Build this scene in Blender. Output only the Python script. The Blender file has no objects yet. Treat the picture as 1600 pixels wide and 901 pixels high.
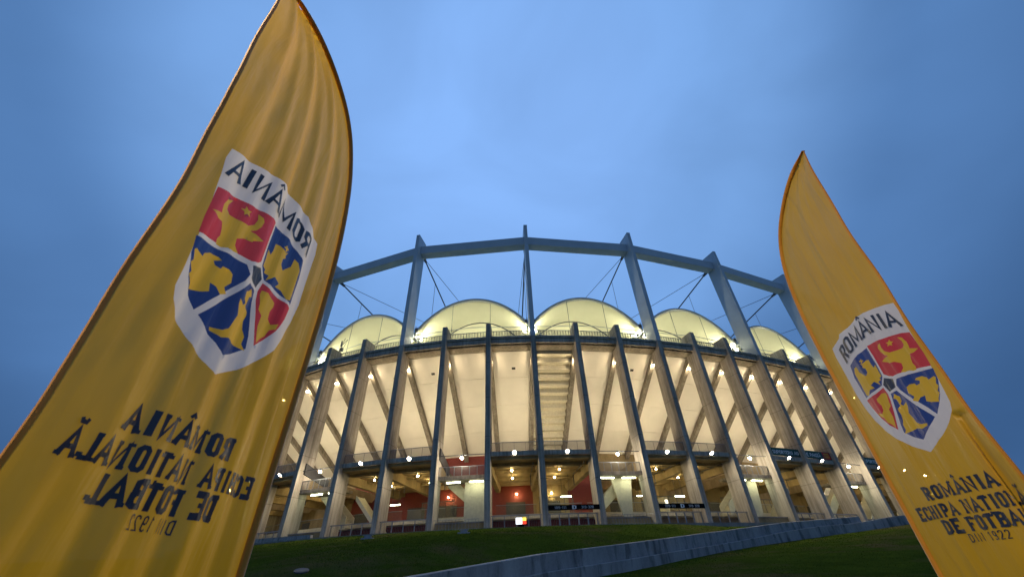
import bpy, bmesh, math, random
from mathutils import Vector, Matrix, noise
from mathutils.geometry import delaunay_2d_cdt
random.seed(7)
R = math.radians
S = bpy.context.scene
C = S.collection

# ------------------------------------------------------------------ camera
cam_data = bpy.data.cameras.new("camera")
cam = bpy.data.objects.new("camera", cam_data); C.objects.link(cam)
PITCH, ROLL = 0.6444622, 0.0376443
cam_data.sensor_width = 36.0
cam_data.lens = 622.0 / 1600 * 36.0
cam_data.clip_start = 0.05
cam_data.clip_end = 4000
cam.matrix_world = Matrix.Rotation(math.pi / 2 + PITCH, 4, 'X') @ Matrix.Rotation(-ROLL, 4, 'Z')
cam_data.dof.use_dof = True
cam_data.dof.focus_distance = 45
cam_data.dof.aperture_fstop = 4.0
S.camera = cam

# ------------------------------------------------------------------ sky (dusk, blue hour, thin even overcast)
world = bpy.data.worlds.new("World"); S.world = world; world.use_nodes = True
wn, wl = world.node_tree.nodes, world.node_tree.links
wn.clear()
def wnode(t, **k):
    n = wn.new(t)
    for a, b in k.items(): setattr(n, a, b)
    return n
w_out = wnode('ShaderNodeOutputWorld'); w_bg = wnode('ShaderNodeBackground')
w_tc = wnode('ShaderNodeTexCoord')
w_sky = wnode('ShaderNodeTexSky', sky_type='NISHITA'); w_sky.sun_disc = False
w_sky.sun_elevation = R(1.0); w_sky.sun_rotation = R(12); w_sky.altitude = 90; w_sky.dust_density = 0.6; w_sky.ozone_density = 6
w_nrm = wnode('ShaderNodeVectorMath', operation='NORMALIZE')
wl.new(w_tc.outputs['Generated'], w_nrm.inputs[0])
w_dot = wnode('ShaderNodeVectorMath', operation='DOT_PRODUCT')
b_az, b_el = R(-4), R(56)
w_dot.inputs[1].default_value = (math.sin(b_az) * math.cos(b_el), math.cos(b_az) * math.cos(b_el), math.sin(b_el))
wl.new(w_nrm.outputs[0], w_dot.inputs[0])
w_ramp = wnode('ShaderNodeValToRGB')
cr = w_ramp.color_ramp; cr.interpolation = 'EASE'
cr.elements[0].position = 0.0; cr.elements[0].color = (0.095, 0.185, 0.370, 1)
cr.elements[1].position = 1.0; cr.elements[1].color = (0.228, 0.435, 0.865, 1)
for p_, c_ in ((0.30, (0.075, 0.155, 0.320)), (0.46, (0.042, 0.108, 0.255)), (0.70, (0.090, 0.210, 0.465)), (0.86, (0.180, 0.365, 0.735))):
    e = cr.elements.new(p_); e.color = (*c_, 1)
wl.new(w_dot.outputs['Value'], w_ramp.inputs[0])
w_map = wnode('ShaderNodeMapping'); w_map.inputs['Scale'].default_value = (1.6, 1.6, 2.6)
wl.new(w_nrm.outputs[0], w_map.inputs[0])
w_noise = wnode('ShaderNodeTexNoise'); w_noise.inputs['Scale'].default_value = 1.5
w_noise.inputs['Detail'].default_value = 4.0; w_noise.inputs['Roughness'].default_value = 0.48; w_noise.inputs['Distortion'].default_value = 0.5
wl.new(w_map.outputs[0], w_noise.inputs['Vector'])
w_mr = wnode('ShaderNodeMapRange')
w_mr.inputs['From Min'].default_value = 0.32; w_mr.inputs['From Max'].default_value = 0.68
w_mr.inputs['To Min'].default_value = 0.89; w_mr.inputs['To Max'].default_value = 1.06
wl.new(w_noise.outputs['Fac'], w_mr.inputs['Value'])
w_mul = wnode('ShaderNodeMix', data_type='RGBA', blend_type='MULTIPLY'); w_mul.inputs['Factor'].default_value = 1.0
wl.new(w_ramp.outputs[0], w_mul.inputs['A']); wl.new(w_mr.outputs[0], w_mul.inputs['B'])
w_dim = wnode('ShaderNodeMix', data_type='RGBA', blend_type='MULTIPLY'); w_dim.inputs['Factor'].default_value = 1.0
w_dim.inputs['B'].default_value = (0.03, 0.03, 0.03, 1)
wl.new(w_sky.outputs[0], w_dim.inputs['A'])
w_mix = wnode('ShaderNodeMix', data_type='RGBA'); w_mix.inputs['Factor'].default_value = 0.94      # cloud deck over the clear twilight sky
wl.new(w_dim.outputs['Result'], w_mix.inputs['A']); wl.new(w_mul.outputs['Result'], w_mix.inputs['B'])
wl.new(w_mix.outputs['Result'], w_bg.inputs['Color']); w_bg.inputs['Strength'].default_value = 1.13
wl.new(w_bg.outputs[0], w_out.inputs[0])

sun_d = bpy.data.lights.new("dusk_sun", 'SUN'); sun_d.energy = 0.02; sun_d.angle = R(30); sun_d.color = (1, 0.85, 0.7)
sun = bpy.data.objects.new("dusk_sun", sun_d); C.objects.link(sun)
sun.rotation_euler = (R(86), 0, R(180 - 12))

S.view_settings.view_transform = 'Standard'; S.view_settings.look = 'None'
S.view_settings.exposure = 0.0; S.view_settings.gamma = 1.0
S.cycles.use_denoising = True
S.cycles.max_bounces = 8; S.cycles.diffuse_bounces = 4; S.cycles.glossy_bounces = 3; S.cycles.transmission_bounces = 4; S.cycles.transparent_max_bounces = 12
S.cycles.sample_clamp_indirect = 4.0
S.cycles.caustics_reflective = False; S.cycles.caustics_refractive = False

# ------------------------------------------------------------------ materials
def new_mat(name):
    m = bpy.data.materials.new(name); m.use_nodes = True
    nt = m.node_tree; nt.nodes.clear()
    out = nt.nodes.new('ShaderNodeOutputMaterial'); b = nt.nodes.new('ShaderNodeBsdfPrincipled')
    nt.links.new(b.outputs[0], out.inputs[0])
    return m, nt, b, out
def noise_col(nt, b, c1, c2, scale, stretch=(1, 1, 1), detail=5, rough=0.6, lo=0.3, hi=0.7):
    g = nt.nodes.new('ShaderNodeNewGeometry'); mp = nt.nodes.new('ShaderNodeMapping'); mp.inputs['Scale'].default_value = stretch
    nt.links.new(g.outputs['Position'], mp.inputs[0])
    n = nt.nodes.new('ShaderNodeTexNoise'); n.inputs['Scale'].default_value = scale; n.inputs['Detail'].default_value = detail; n.inputs['Roughness'].default_value = rough
    nt.links.new(mp.outputs[0], n.inputs['Vector'])
    r = nt.nodes.new('ShaderNodeMapRange'); r.inputs['From Min'].default_value = lo; r.inputs['From Max'].default_value = hi
    nt.links.new(n.outputs['Fac'], r.inputs['Value'])
    mx = nt.nodes.new('ShaderNodeMix'); mx.data_type = 'RGBA'
    mx.inputs['A'].default_value = (*c1, 1); mx.inputs['B'].default_value = (*c2, 1)
    nt.links.new(r.outputs[0], mx.inputs['Factor'])
    return mx.outputs['Result'], n, g
def bump(nt, b, src, strength, dist=0.02):
    bp = nt.nodes.new('ShaderNodeBump'); bp.inputs['Strength'].default_value = strength; bp.inputs['Distance'].default_value = dist
    nt.links.new(src, bp.inputs['Height']); nt.links.new(bp.outputs[0], b.inputs['Normal'])
def simple(name, c, rough=0.6, metal=0.0, spec=0.5, var=0.12, scale=3.0):
    m, nt, b, out = new_mat(name)
    c1 = tuple(x * (1 - var) for x in c); c2 = tuple(min(1, x * (1 + var)) for x in c)
    col, n, g = noise_col(nt, b, c1, c2, scale)
    nt.links.new(col, b.inputs['Base Color'])
    b.inputs['Roughness'].default_value = rough; b.inputs['Metallic'].default_value = metal; b.inputs['Specular IOR Level'].default_value = spec
    return m
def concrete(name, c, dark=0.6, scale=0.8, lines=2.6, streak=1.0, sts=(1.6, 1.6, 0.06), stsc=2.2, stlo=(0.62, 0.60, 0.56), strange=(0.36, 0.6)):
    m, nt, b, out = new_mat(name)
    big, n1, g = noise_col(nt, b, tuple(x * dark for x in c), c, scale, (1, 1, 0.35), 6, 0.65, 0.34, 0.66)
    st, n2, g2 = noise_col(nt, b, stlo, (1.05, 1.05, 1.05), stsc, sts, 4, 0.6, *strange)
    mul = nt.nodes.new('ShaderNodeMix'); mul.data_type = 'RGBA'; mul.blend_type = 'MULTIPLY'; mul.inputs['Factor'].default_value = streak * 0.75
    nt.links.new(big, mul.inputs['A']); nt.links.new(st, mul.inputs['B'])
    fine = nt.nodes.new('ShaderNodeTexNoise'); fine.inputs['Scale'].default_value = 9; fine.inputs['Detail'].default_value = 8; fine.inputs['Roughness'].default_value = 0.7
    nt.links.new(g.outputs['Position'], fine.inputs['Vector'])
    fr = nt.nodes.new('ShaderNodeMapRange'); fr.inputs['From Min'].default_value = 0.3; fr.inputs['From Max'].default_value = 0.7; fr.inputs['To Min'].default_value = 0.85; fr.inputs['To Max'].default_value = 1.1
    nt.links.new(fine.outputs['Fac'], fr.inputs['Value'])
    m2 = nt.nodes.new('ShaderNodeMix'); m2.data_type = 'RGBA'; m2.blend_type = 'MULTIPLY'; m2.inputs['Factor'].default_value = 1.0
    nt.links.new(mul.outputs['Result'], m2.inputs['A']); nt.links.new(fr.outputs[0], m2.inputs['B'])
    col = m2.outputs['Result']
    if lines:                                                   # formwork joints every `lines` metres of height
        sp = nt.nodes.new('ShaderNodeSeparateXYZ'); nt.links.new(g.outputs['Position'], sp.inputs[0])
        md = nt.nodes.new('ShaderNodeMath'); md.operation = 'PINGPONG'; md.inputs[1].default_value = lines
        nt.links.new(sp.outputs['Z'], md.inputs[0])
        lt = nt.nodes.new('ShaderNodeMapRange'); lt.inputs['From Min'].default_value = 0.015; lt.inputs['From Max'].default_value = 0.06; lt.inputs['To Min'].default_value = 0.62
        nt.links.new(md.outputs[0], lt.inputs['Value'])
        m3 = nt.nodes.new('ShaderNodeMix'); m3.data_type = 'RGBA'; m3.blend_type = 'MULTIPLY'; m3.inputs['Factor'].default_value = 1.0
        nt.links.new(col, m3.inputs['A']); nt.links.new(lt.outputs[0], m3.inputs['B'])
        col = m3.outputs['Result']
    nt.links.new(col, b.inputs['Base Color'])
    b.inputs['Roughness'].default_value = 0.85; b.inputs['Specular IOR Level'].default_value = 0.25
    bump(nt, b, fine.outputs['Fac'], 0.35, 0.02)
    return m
def emit(name, c, s):
    m = bpy.data.materials.new(name); m.use_nodes = True
    nt = m.node_tree; nt.nodes.clear()
    out = nt.nodes.new('ShaderNodeOutputMaterial'); e = nt.nodes.new('ShaderNodeEmission')
    e.inputs[0].default_value = (*c, 1); e.inputs[1].default_value = s
    nt.links.new(e.outputs[0], out.inputs[0])
    return m
M = {}
M['concrete'] = concrete('fair_faced_concrete', (0.53, 0.48, 0.41), dark=0.62)
M['beam'] = concrete('precast_concrete', (0.32, 0.285, 0.235), lines=0)
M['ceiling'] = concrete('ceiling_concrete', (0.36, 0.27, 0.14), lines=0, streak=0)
M['wall_concrete'] = concrete('weathered_wall_concrete', (0.36, 0.365, 0.37), dark=0.62, scale=0.6, lines=0, streak=1.0, sts=(1.0, 1.0, 0.30), stsc=1.1, stlo=(0.34, 0.34, 0.35), strange=(0.36, 0.50))
M['plaster'] = simple('cream_plaster', (0.62, 0.58, 0.46), 0.8)
M['panel'] = simple('ivory_soffit_panel', (0.80, 0.76, 0.68), 0.55, var=0.05, scale=0.35)
M['steel'] = simple('blue_grey_painted_steel', (0.52, 0.56, 0.60), 0.42, spec=0.5, var=0.06, scale=0.6)
M['dark_steel'] = simple('dark_cable_steel', (0.10, 0.11, 0.13), 0.45, metal=0.4)
M['rail'] = simple('galvanised_rail_steel', (0.26, 0.28, 0.31), 0.5, metal=0.5)
M['red'] = simple('red_painted_wall', (0.17, 0.022, 0.013), 0.65)
M['dark'] = simple('dark_door_leaf', (0.03, 0.026, 0.024), 0.4)
M['floor'] = concrete('paving_concrete', (0.30, 0.28, 0.26), lines=0, streak=0)
M['black'] = simple('black_sign_panel', (0.004, 0.004, 0.004), 0.8, spec=0.1)
M['white_letter'] = simple('white_lettering', (0.86, 0.87, 0.88), 0.5)
M['grey_letter'] = simple('grey_lettering', (0.40, 0.42, 0.45), 0.5)
M['green'] = simple('dark_green_banner', (0.012, 0.075, 0.055), 0.6)
M['banner_red'] = simple('red_banner', (0.55, 0.03, 0.02), 0.6)
M['banner_yellow'] = simple('yellow_banner', (0.8, 0.45, 0.03), 0.6)
M['housing'] = simple('lamp_housing', (0.05, 0.05, 0.055), 0.5)
M['lamp_apex'] = emit('warm_lamp_glow', (1.0, 0.78, 0.48), 480)
M['lamp_walk'] = emit('walkway_lamp_glow', (1.0, 0.86, 0.62), 900)
M['lamp_ceil'] = emit('ceiling_bulb_glow', (1.0, 0.80, 0.38), 380)
M['tube'] = emit('fluorescent_glow', (0.98, 1.0, 0.64), 24)
M['flood'] = emit('flood_glow', (1.0, 0.96, 0.66), 1450)
M['uplight'] = emit('soffit_uplight_glow', (1.0, 0.82, 0.51), 800)
M['street'] = emit('street_lamp_glow', (1.0, 0.78, 0.42), 900)
M['kiosk'] = emit('kiosk_window_glow', (1.0, 0.93, 0.72), 3.0)
M['screen_white'] = emit('screen_white', (0.9, 0.95, 1.0), 2.2)
M['screen_yellow'] = emit('screen_yellow', (1.0, 0.75, 0.1), 1.8)
M['screen_red'] = emit('screen_red', (1.0, 0.06, 0.03), 1.5)

def mesh_mat():                                                # woven wire infill of the railings: partly open
    m, nt, b, out = new_mat('wire_mesh_infill')
    b.inputs['Base Color'].default_value = (0.12, 0.125, 0.12, 1); b.inputs['Metallic'].default_value = 0.5; b.inputs['Roughness'].default_value = 0.5
    g = nt.nodes.new('ShaderNodeNewGeometry')
    tr = nt.nodes.new('ShaderNodeBsdfTransparent'); mx = nt.nodes.new('ShaderNodeMixShader'); mx.inputs[0].default_value = 0.42
    nt.links.new(tr.outputs[0], mx.inputs[1]); nt.links.new(b.outputs[0], mx.inputs[2]); nt.links.new(mx.outputs[0], out.inputs[0])
    return m
M['mesh'] = mesh_mat()
def glass_mat():
    m, nt, b, out = new_mat('rail_glass')
    b.inputs['Base Color'].default_value = (0.5, 0.52, 0.5, 1); b.inputs['Roughness'].default_value = 0.15
    tr = nt.nodes.new('ShaderNodeBsdfTransparent'); tr.inputs[0].default_value = (0.86, 0.88, 0.84, 1)
    mx = nt.nodes.new('ShaderNodeMixShader'); mx.inputs[0].default_value = 0.09
    nt.links.new(tr.outputs[0], mx.inputs[1]); nt.links.new(b.outputs[0], mx.inputs[2]); nt.links.new(mx.outputs[0], out.inputs[0])
    return m
M['glass'] = glass_mat()
def membrane_mat():
    m, nt, b, out = new_mat('roof_membrane')
    col, n, g = noise_col(nt, b, (0.76, 0.74, 0.52), (0.82, 0.80, 0.58), 0.4)
    nt.links.new(col, b.inputs['Base Color']); b.inputs['Roughness'].default_value = 0.6
    tl = nt.nodes.new('ShaderNodeBsdfTranslucent'); tl.inputs[0].default_value = (0.7, 0.7, 0.6, 1)
    mx = nt.nodes.new('ShaderNodeMixShader'); mx.inputs[0].default_value = 0.07
    nt.links.new(b.outputs[0], mx.inputs[1]); nt.links.new(tl.outputs[0], mx.inputs[2]); nt.links.new(mx.outputs[0], out.inputs[0])
    return m
M['membrane'] = membrane_mat()
def cloth_mat(name, c, c2, transl=0.34, thru=0.03, rough=0.36):
    m, nt, b, out = new_mat(name)
    col, n, g = noise_col(nt, b, c, c2, 7.0, (1, 1, 0.25), 4)
    nt.links.new(col, b.inputs['Base Color']); b.inputs['Roughness'].default_value = rough; b.inputs['Specular IOR Level'].default_value = 0.8
    b.inputs['Sheen Weight'].default_value = 0.5; b.inputs['Sheen Roughness'].default_value = 0.4; b.inputs['Sheen Tint'].default_value = (1, 1, 1, 1)
    wv = nt.nodes.new('ShaderNodeTexNoise'); wv.inputs['Scale'].default_value = 26; wv.inputs['Detail'].default_value = 3
    mp = nt.nodes.new('ShaderNodeMapping'); mp.inputs['Scale'].default_value = (1, 1, 0.3)
    nt.links.new(g.outputs['Position'], mp.inputs[0]); nt.links.new(mp.outputs[0], wv.inputs['Vector'])
    st = nt.nodes.new('ShaderNodeTexNoise'); st.inputs['Scale'].default_value = 11; st.inputs['Detail'].default_value = 3; st.inputs['Distortion'].default_value = 0.6
    mp2 = nt.nodes.new('ShaderNodeMapping'); mp2.inputs['Scale'].default_value = (1, 1, 0.10)
    nt.links.new(g.outputs['Position'], mp2.inputs[0]); nt.links.new(mp2.outputs[0], st.inputs['Vector'])
    sm = nt.nodes.new('ShaderNodeMath'); sm.operation = 'MULTIPLY_ADD'; sm.inputs[1].default_value = 0.16
    nt.links.new(wv.outputs['Fac'], sm.inputs[0]); nt.links.new(st.outputs['Fac'], sm.inputs[2])
    bump(nt, b, sm.outputs[0], 0.75, 0.022)
    tl = nt.nodes.new('ShaderNodeBsdfTranslucent'); nt.links.new(col, tl.inputs[0])
    mx = nt.nodes.new('ShaderNodeMixShader'); mx.inputs[0].default_value = transl
    nt.links.new(b.outputs[0], mx.inputs[1]); nt.links.new(tl.outputs[0], mx.inputs[2])
    if thru:
        tr = nt.nodes.new('ShaderNodeBsdfTransparent'); tr.inputs[0].default_value = (1, 0.85, 0.35, 1)
        m2 = nt.nodes.new('ShaderNodeMixShader'); m2.inputs[0].default_value = thru
        nt.links.new(mx.outputs[0], m2.inputs[1]); nt.links.new(tr.outputs[0], m2.inputs[2]); nt.links.new(m2.outputs[0], out.inputs[0])
    else:
        nt.links.new(mx.outputs[0], out.inputs[0])
    return m
M['cloth'] = cloth_mat('yellow_flag_polyester', (0.70, 0.39, 0.008), (0.76, 0.44, 0.012), 0.36, 0.05)
M['hem'] = cloth_mat('orange_flag_hem', (0.60, 0.24, 0.006), (0.68, 0.28, 0.008), 0.2, 0, 0.7)
M['print_white'] = cloth_mat('white_flag_print', (0.78, 0.76, 0.86), (0.84, 0.82, 0.90), 0.42, 0.02)
M['print_red'] = cloth_mat('red_flag_print', (0.64, 0.03, 0.05), (0.70, 0.04, 0.06), 0.4, 0.02)
M['print_blue'] = cloth_mat('blue_flag_print', (0.012, 0.040, 0.26), (0.016, 0.05, 0.30), 0.3, 0.02)
M['print_black'] = cloth_mat('black_flag_print', (0.007, 0.011, 0.035), (0.010, 0.016, 0.05), 0.05, 0.0)
M['print_gold'] = cloth_mat('gold_flag_print', (0.78, 0.48, 0.015), (0.84, 0.52, 0.018), 0.40, 0.02)

def grass_mat(name, c1, c2, c3):
    m, nt, b, out = new_mat(name)
    a, n1, g = noise_col(nt, b, c1, c2, 0.35, (1, 1, 1), 6, 0.7, 0.35, 0.65)
    f, n2, g2 = noise_col(nt, b, (0.45, 0.45, 0.45), (1.5, 1.5, 1.5), 16, (1, 1, 1), 5, 0.75, 0.3, 0.7)
    mul = nt.nodes.new('ShaderNodeMix'); mul.data_type = 'RGBA'; mul.blend_type = 'MULTIPLY'; mul.inputs['Factor'].default_value = 1
    nt.links.new(a, mul.inputs['A']); nt.links.new(f, mul.inputs['B'])
    p_, n3, g3 = noise_col(nt, b, (0, 0, 0), (1, 1, 1), 0.12, (1, 1, 1), 4, 0.7, 0.5, 0.66)
    mx = nt.nodes.new('ShaderNodeMix'); mx.data_type = 'RGBA'; mx.inputs['B'].default_value = (*c3, 1)
    nt.links.new(p_, mx.inputs['Factor']); nt.links.new(mul.outputs['Result'], mx.inputs['A'])
    nt.links.new(mx.outputs['Result'], b.inputs['Base Color']); b.inputs['Roughness'].default_value = 1.0; b.inputs['Specular IOR Level'].default_value = 0.0
    bump(nt, b, n2.outputs['Fac'], 0.9, 0.12)
    return m
M['grass'] = grass_mat('lawn_grass', (0.038, 0.062, 0.009), (0.066, 0.100, 0.013), (0.096, 0.082, 0.034))
M['ground'] = grass_mat('outer_ground', (0.035, 0.06, 0.014), (0.05, 0.08, 0.02), (0.05, 0.05, 0.03))
M['blade'] = simple('grass_blades', (0.056, 0.084, 0.012), 1.0, spec=0.0, var=0.3, scale=2)

# ------------------------------------------------------------------ mesh helpers
class MB:
    """collects shapes; build() links them as ONE mesh object whose origin sits at the base of what it holds"""
    def __init__(s): s.v = []; s.f = []; s.m = []
    def face(s, pts, mi=0):
        k = len(s.v); s.v += [tuple(p) for p in pts]; s.f.append(tuple(range(k, k + len(pts)))); s.m.append(mi)
    def hexa(s, b, t, mi=0):                                   # bottom four, top four, same order
        k = len(s.v); s.v += [tuple(p) for p in b] + [tuple(p) for p in t]
        for q in ((3, 2, 1, 0), (4, 5, 6, 7), (0, 1, 5, 4), (1, 2, 6, 5), (2, 3, 7, 6), (3, 0, 4, 7)):
            s.f.append(tuple(k + j for j in q)); s.m.append(mi)
    def grid(s, rows, mi=0):
        k = len(s.v); n = len(rows[0])
        for r_ in rows: s.v += [tuple(p) for p in r_]
        for a in range(len(rows) - 1):
            for b in range(n - 1):
                s.f.append((k + a * n + b, k + a * n + b + 1, k + (a + 1) * n + b + 1, k + (a + 1) * n + b)); s.m.append(mi)
    def tube(s, pts, r, n=6, mi=0, cap=True):
        pts = [Vector(p) for p in pts]; rings = []; k = len(s.v)
        for i, p in enumerate(pts):
            d = (pts[min(i + 1, len(pts) - 1)] - pts[max(i - 1, 0)]).normalized()
            a = d.cross(Vector((0, 0, 1)))
            if a.length < 1e-3: a = d.cross(Vector((0, 1, 0)))
            a.normalize(); b = d.cross(a)
            rr = r[i] if isinstance(r, (list, tuple)) else r
            for j in range(n):
                t = 2 * math.pi * j / n
                s.v.append(tuple(p + a * (rr * math.cos(t)) + b * (rr * math.sin(t))))
        for i in range(len(pts) - 1):
            for j in range(n):
                s.f.append((k + i * n + j, k + i * n + (j + 1) % n, k + (i + 1) * n + (j + 1) % n, k + (i + 1) * n + j)); s.m.append(mi)
        if cap:
            s.f.append(tuple(k + j for j in reversed(range(n)))); s.m.append(mi)
            e = k + (len(pts) - 1) * n; s.f.append(tuple(e + j for j in range(n))); s.m.append(mi)
    def ball(s, c, r, mi=0, nu=8, nv=5, sz=1.0):
        rows = []
        for i in range(nv + 1):
            th = math.pi * i / nv
            rows.append([(c[0] + r * math.sin(th) * math.cos(2 * math.pi * j / nu), c[1] + r * math.sin(th) * math.sin(2 * math.pi * j / nu), c[2] + sz * r * math.cos(th)) for j in range(nu + 1)])
        s.grid(rows, mi)
    def build(s, name, mats, parent=None, origin=None, smooth=False, recalc=True):
        if not isinstance(mats, (list, tuple)): mats = [mats]
        xs = [v[0] for v in s.v]; ys = [v[1] for v in s.v]; zs = [v[2] for v in s.v]
        o = Vector(origin) if origin is not None else Vector(((min(xs) + max(xs)) / 2, (min(ys) + max(ys)) / 2, min(zs)))
        me = bpy.data.meshes.new(name)
        me.from_pydata([(v[0] - o.x, v[1] - o.y, v[2] - o.z) for v in s.v], [], s.f)
        for m in mats: me.materials.append(m)
        me.polygons.foreach_set('material_index', s.m)
        if smooth: me.polygons.foreach_set('use_smooth', [True] * len(s.f))
        if recalc:
            bm = bmesh.new(); bm.from_mesh(me); bmesh.ops.remove_doubles(bm, verts=bm.verts, dist=1e-5) if smooth else None
            bmesh.ops.recalc_face_normals(bm, faces=bm.faces); bm.to_mesh(me); bm.free()
        me.update()
        ob = bpy.data.objects.new(name, me); C.objects.link(ob)
        if parent is not None:
            ob.parent = parent; ob.location = o - world_loc(parent)
        else:
            ob.location = o
        return ob
def world_loc(o):
    l = Vector(o.location)
    while o.parent is not None:
        o = o.parent; l += Vector(o.location)
    return l
def tag(o, label=None, cat=None, group=None, kind=None):
    if label: o['label'] = label
    if cat: o['category'] = cat
    if group: o['group'] = group
    if kind: o['kind'] = kind
    return o
def thing(name, label, cat, loc, group=None):
    o = bpy.data.objects.new(name, None); C.objects.link(o); o.location = loc; o.empty_display_size = 0.3
    return tag(o, label, cat, group)

# ------------------------------------------------------------------ plan of the stadium's outer row of pillars
SP = 6.7
PX, PY, PR, PH = -1.117, 138.4025, 86.5201, 0.0462
P3, P4, A2, A3 = 2.8218, 0.8282, -0.0106, 0.0001
def pos(i):
    t = i / 8.0; r = PR + P3 * t ** 3 + P4 * t ** 4; a = PH + i * SP / PR + A2 * t * t + A3 * t ** 3
    return Vector((PX + r * math.sin(a), PY - r * math.cos(a)))
def frame(i):
    t = (pos(i + .01) - pos(i - .01)).normalized()
    return pos(i), t, Vector((-t.y, t.x))                     # point, tangent (to the right), inward normal
def W(i, r, z):
    q, t, n = frame(i); return Vector((q.x + r * n.x, q.y + r * n.y, z))
def WX(i, x, r, z):                                            # x metres along the tangent of pillar i
    q, t, n = frame(i); return Vector((q.x + r * n.x + x * t.x, q.y + r * n.y + x * t.y, z))
def radial_box(mb, i, hw, prof, mi=0):                         # profile in (r,z), extruded +-hw across pillar line i
    a = [WX(i, -hw, r, z) for r, z in prof]; b = [WX(i, hw, r, z) for r, z in prof]
    n = len(prof); k = len(mb.v); mb.v += [tuple(p) for p in a + b]
    mb.f.append(tuple(k + j for j in range(n))); mb.m.append(mi)
    mb.f.append(tuple(k + n + j for j in reversed(range(n)))); mb.m.append(mi)
    for j in range(n):
        mb.f.append((k + j, k + n + j, k + n + (j + 1) % n, k + (j + 1) % n)); mb.m.append(mi)
def bay_pt(k, f, r, z, inset=0.36):                            # point in bay k (pillar k to k+1), fraction f between the pillar faces
    a = WX(k, inset, r, z); b = WX(k + 1, -inset, r, z)
    return a.lerp(b, f)
def bay_box(mb, k, f0, f1, r0, r1, z0, z1, mi=0, inset=0.36):
    g = lambda f, r, z: bay_pt(k, f, r, z, inset)
    mb.hexa([g(f0, r0, z0), g(f1, r0, z0), g(f1, r1, z0), g(f0, r1, z0)], [g(f0, r0, z1), g(f1, r0, z1), g(f1, r1, z1), g(f0, r1, z1)], mi)
def bay_prism(mb, k, f0, f1, prof, mi=0, inset=0.36):          # profile in (r,z) swept across the bay
    a = [bay_pt(k, f0, r, z, inset) for r, z in prof]; b = [bay_pt(k, f1, r, z, inset) for r, z in prof]
    n = len(prof); kk = len(mb.v); mb.v += [tuple(p) for p in a + b]
    mb.f.append(tuple(kk + j for j in range(n))); mb.m.append(mi)
    mb.f.append(tuple(kk + n + j for j in reversed(range(n)))); mb.m.append(mi)
    for j in range(n):
        mb.f.append((kk + j, kk + n + j, kk + n + (j + 1) % n, kk + (j + 1) % n)); mb.m.append(mi)
I0, I1 = -9, 12                                                # pillars built
ZF = 5.30                                                      # paving at the foot of the pillars
ORD = ['', 'first', 'second', 'third', 'fourth', 'fifth', 'sixth', 'seventh', 'eighth', 'ninth', 'tenth', 'eleventh', 'twelfth']
def bay_name(k): return ('%s bay right of the central mast' % ORD[k + 1]) if k >= 0 else ('%s bay left of the central mast' % ORD[-k])
def pillar_name(i):
    if i == 0: return 'the pillar under the central mast'
    return ('%s pillar right of the central mast' % ORD[i]) if i > 0 else ('%s pillar left of the central mast' % ORD[-i])
def is_open(k): return (k % 3) == 1                            # the middle bay between two masts is open behind
# ------------------------------------------------------------------ STADIUM (one building)
stadium = thing('stadium', 'large round concrete stadium with tall fins, arched roof canopies and lit arcades', 'stadium', (*pos(0), ZF))
def part(mb, name, mats, parent=stadium, **k): return mb.build(name, mats, parent, **k)
HW = 0.35
ZJ, ZT = 13.69, 29.05                                          # joints in the pillars
def zrak(r): return 27.9 - 0.78 * (r - 2.7)                    # underside of the raking beam
def zpan(r): return 29.0 - 0.78 * (r - 2.4)                    # soffit panels lie between the rakers
for i in range(I0, I1 + 1):
    mast = i % 3 == 0
    mb = MB(); top = 30.2 if mast else 32.45
    g = 0.03
    for z0, z1 in ((ZF - 0.4, ZJ - g), (ZJ + g, ZT - g)):
        radial_box(mb, i, HW, [(0, z0), (2.4, z0), (2.4, z1), (0, z1)])
    for zz in (ZJ, ZT):                                        # recessed joint
        radial_box(mb, i, HW - 0.05, [(0.06, zz - g), (2.34, zz - g), (2.34, zz + g), (0.06, zz + g)])
    radial_box(mb, i, HW, [(0, ZT + g), (2.4, ZT + g), (2.4, top), (0, top)])
    part(mb, 'pillar', M['concrete'], origin=WX(i, 0, 1.2, ZF - 0.4))
    mb = MB()
    radial_box(mb, i, HW - 0.01, [(2.41, 28.15), (2.75, zrak(2.75)), (17.4, zrak(17.4)), (17.4, zrak(17.4) + 1.5), (3.0, zrak(3.0) + 1.5), (2.41, 29.35)])
    part(mb, 'raking_beam', M['beam'])
    mb = MB()
    radial_box(mb, i, HW - 0.02, [(2.42, 11.75), (15.6, 11.75), (16.1, 12.3), (16.9, 12.3), (16.9, 12.86), (2.42, 12.86)])
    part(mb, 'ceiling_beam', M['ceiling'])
    if mast:
        mb = MB()
        a, b = 0.37, 0.30
        def sec(z, hw, r0, r1): return [WX(i, -hw, r0, z), WX(i, hw, r0, z), WX(i, hw, r1, z), WX(i, -hw, r1, z)]
        mb.hexa(sec(30.2, 0.37, -0.02, 2.6), sec(53.5, 0.30, -0.05, 2.9))
        mb.hexa(sec(53.5, 0.33, -0.09, 2.94), sec(53.56, 0.33, -0.09, 2.94))
        part(mb, 'mast', M['steel'])
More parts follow.
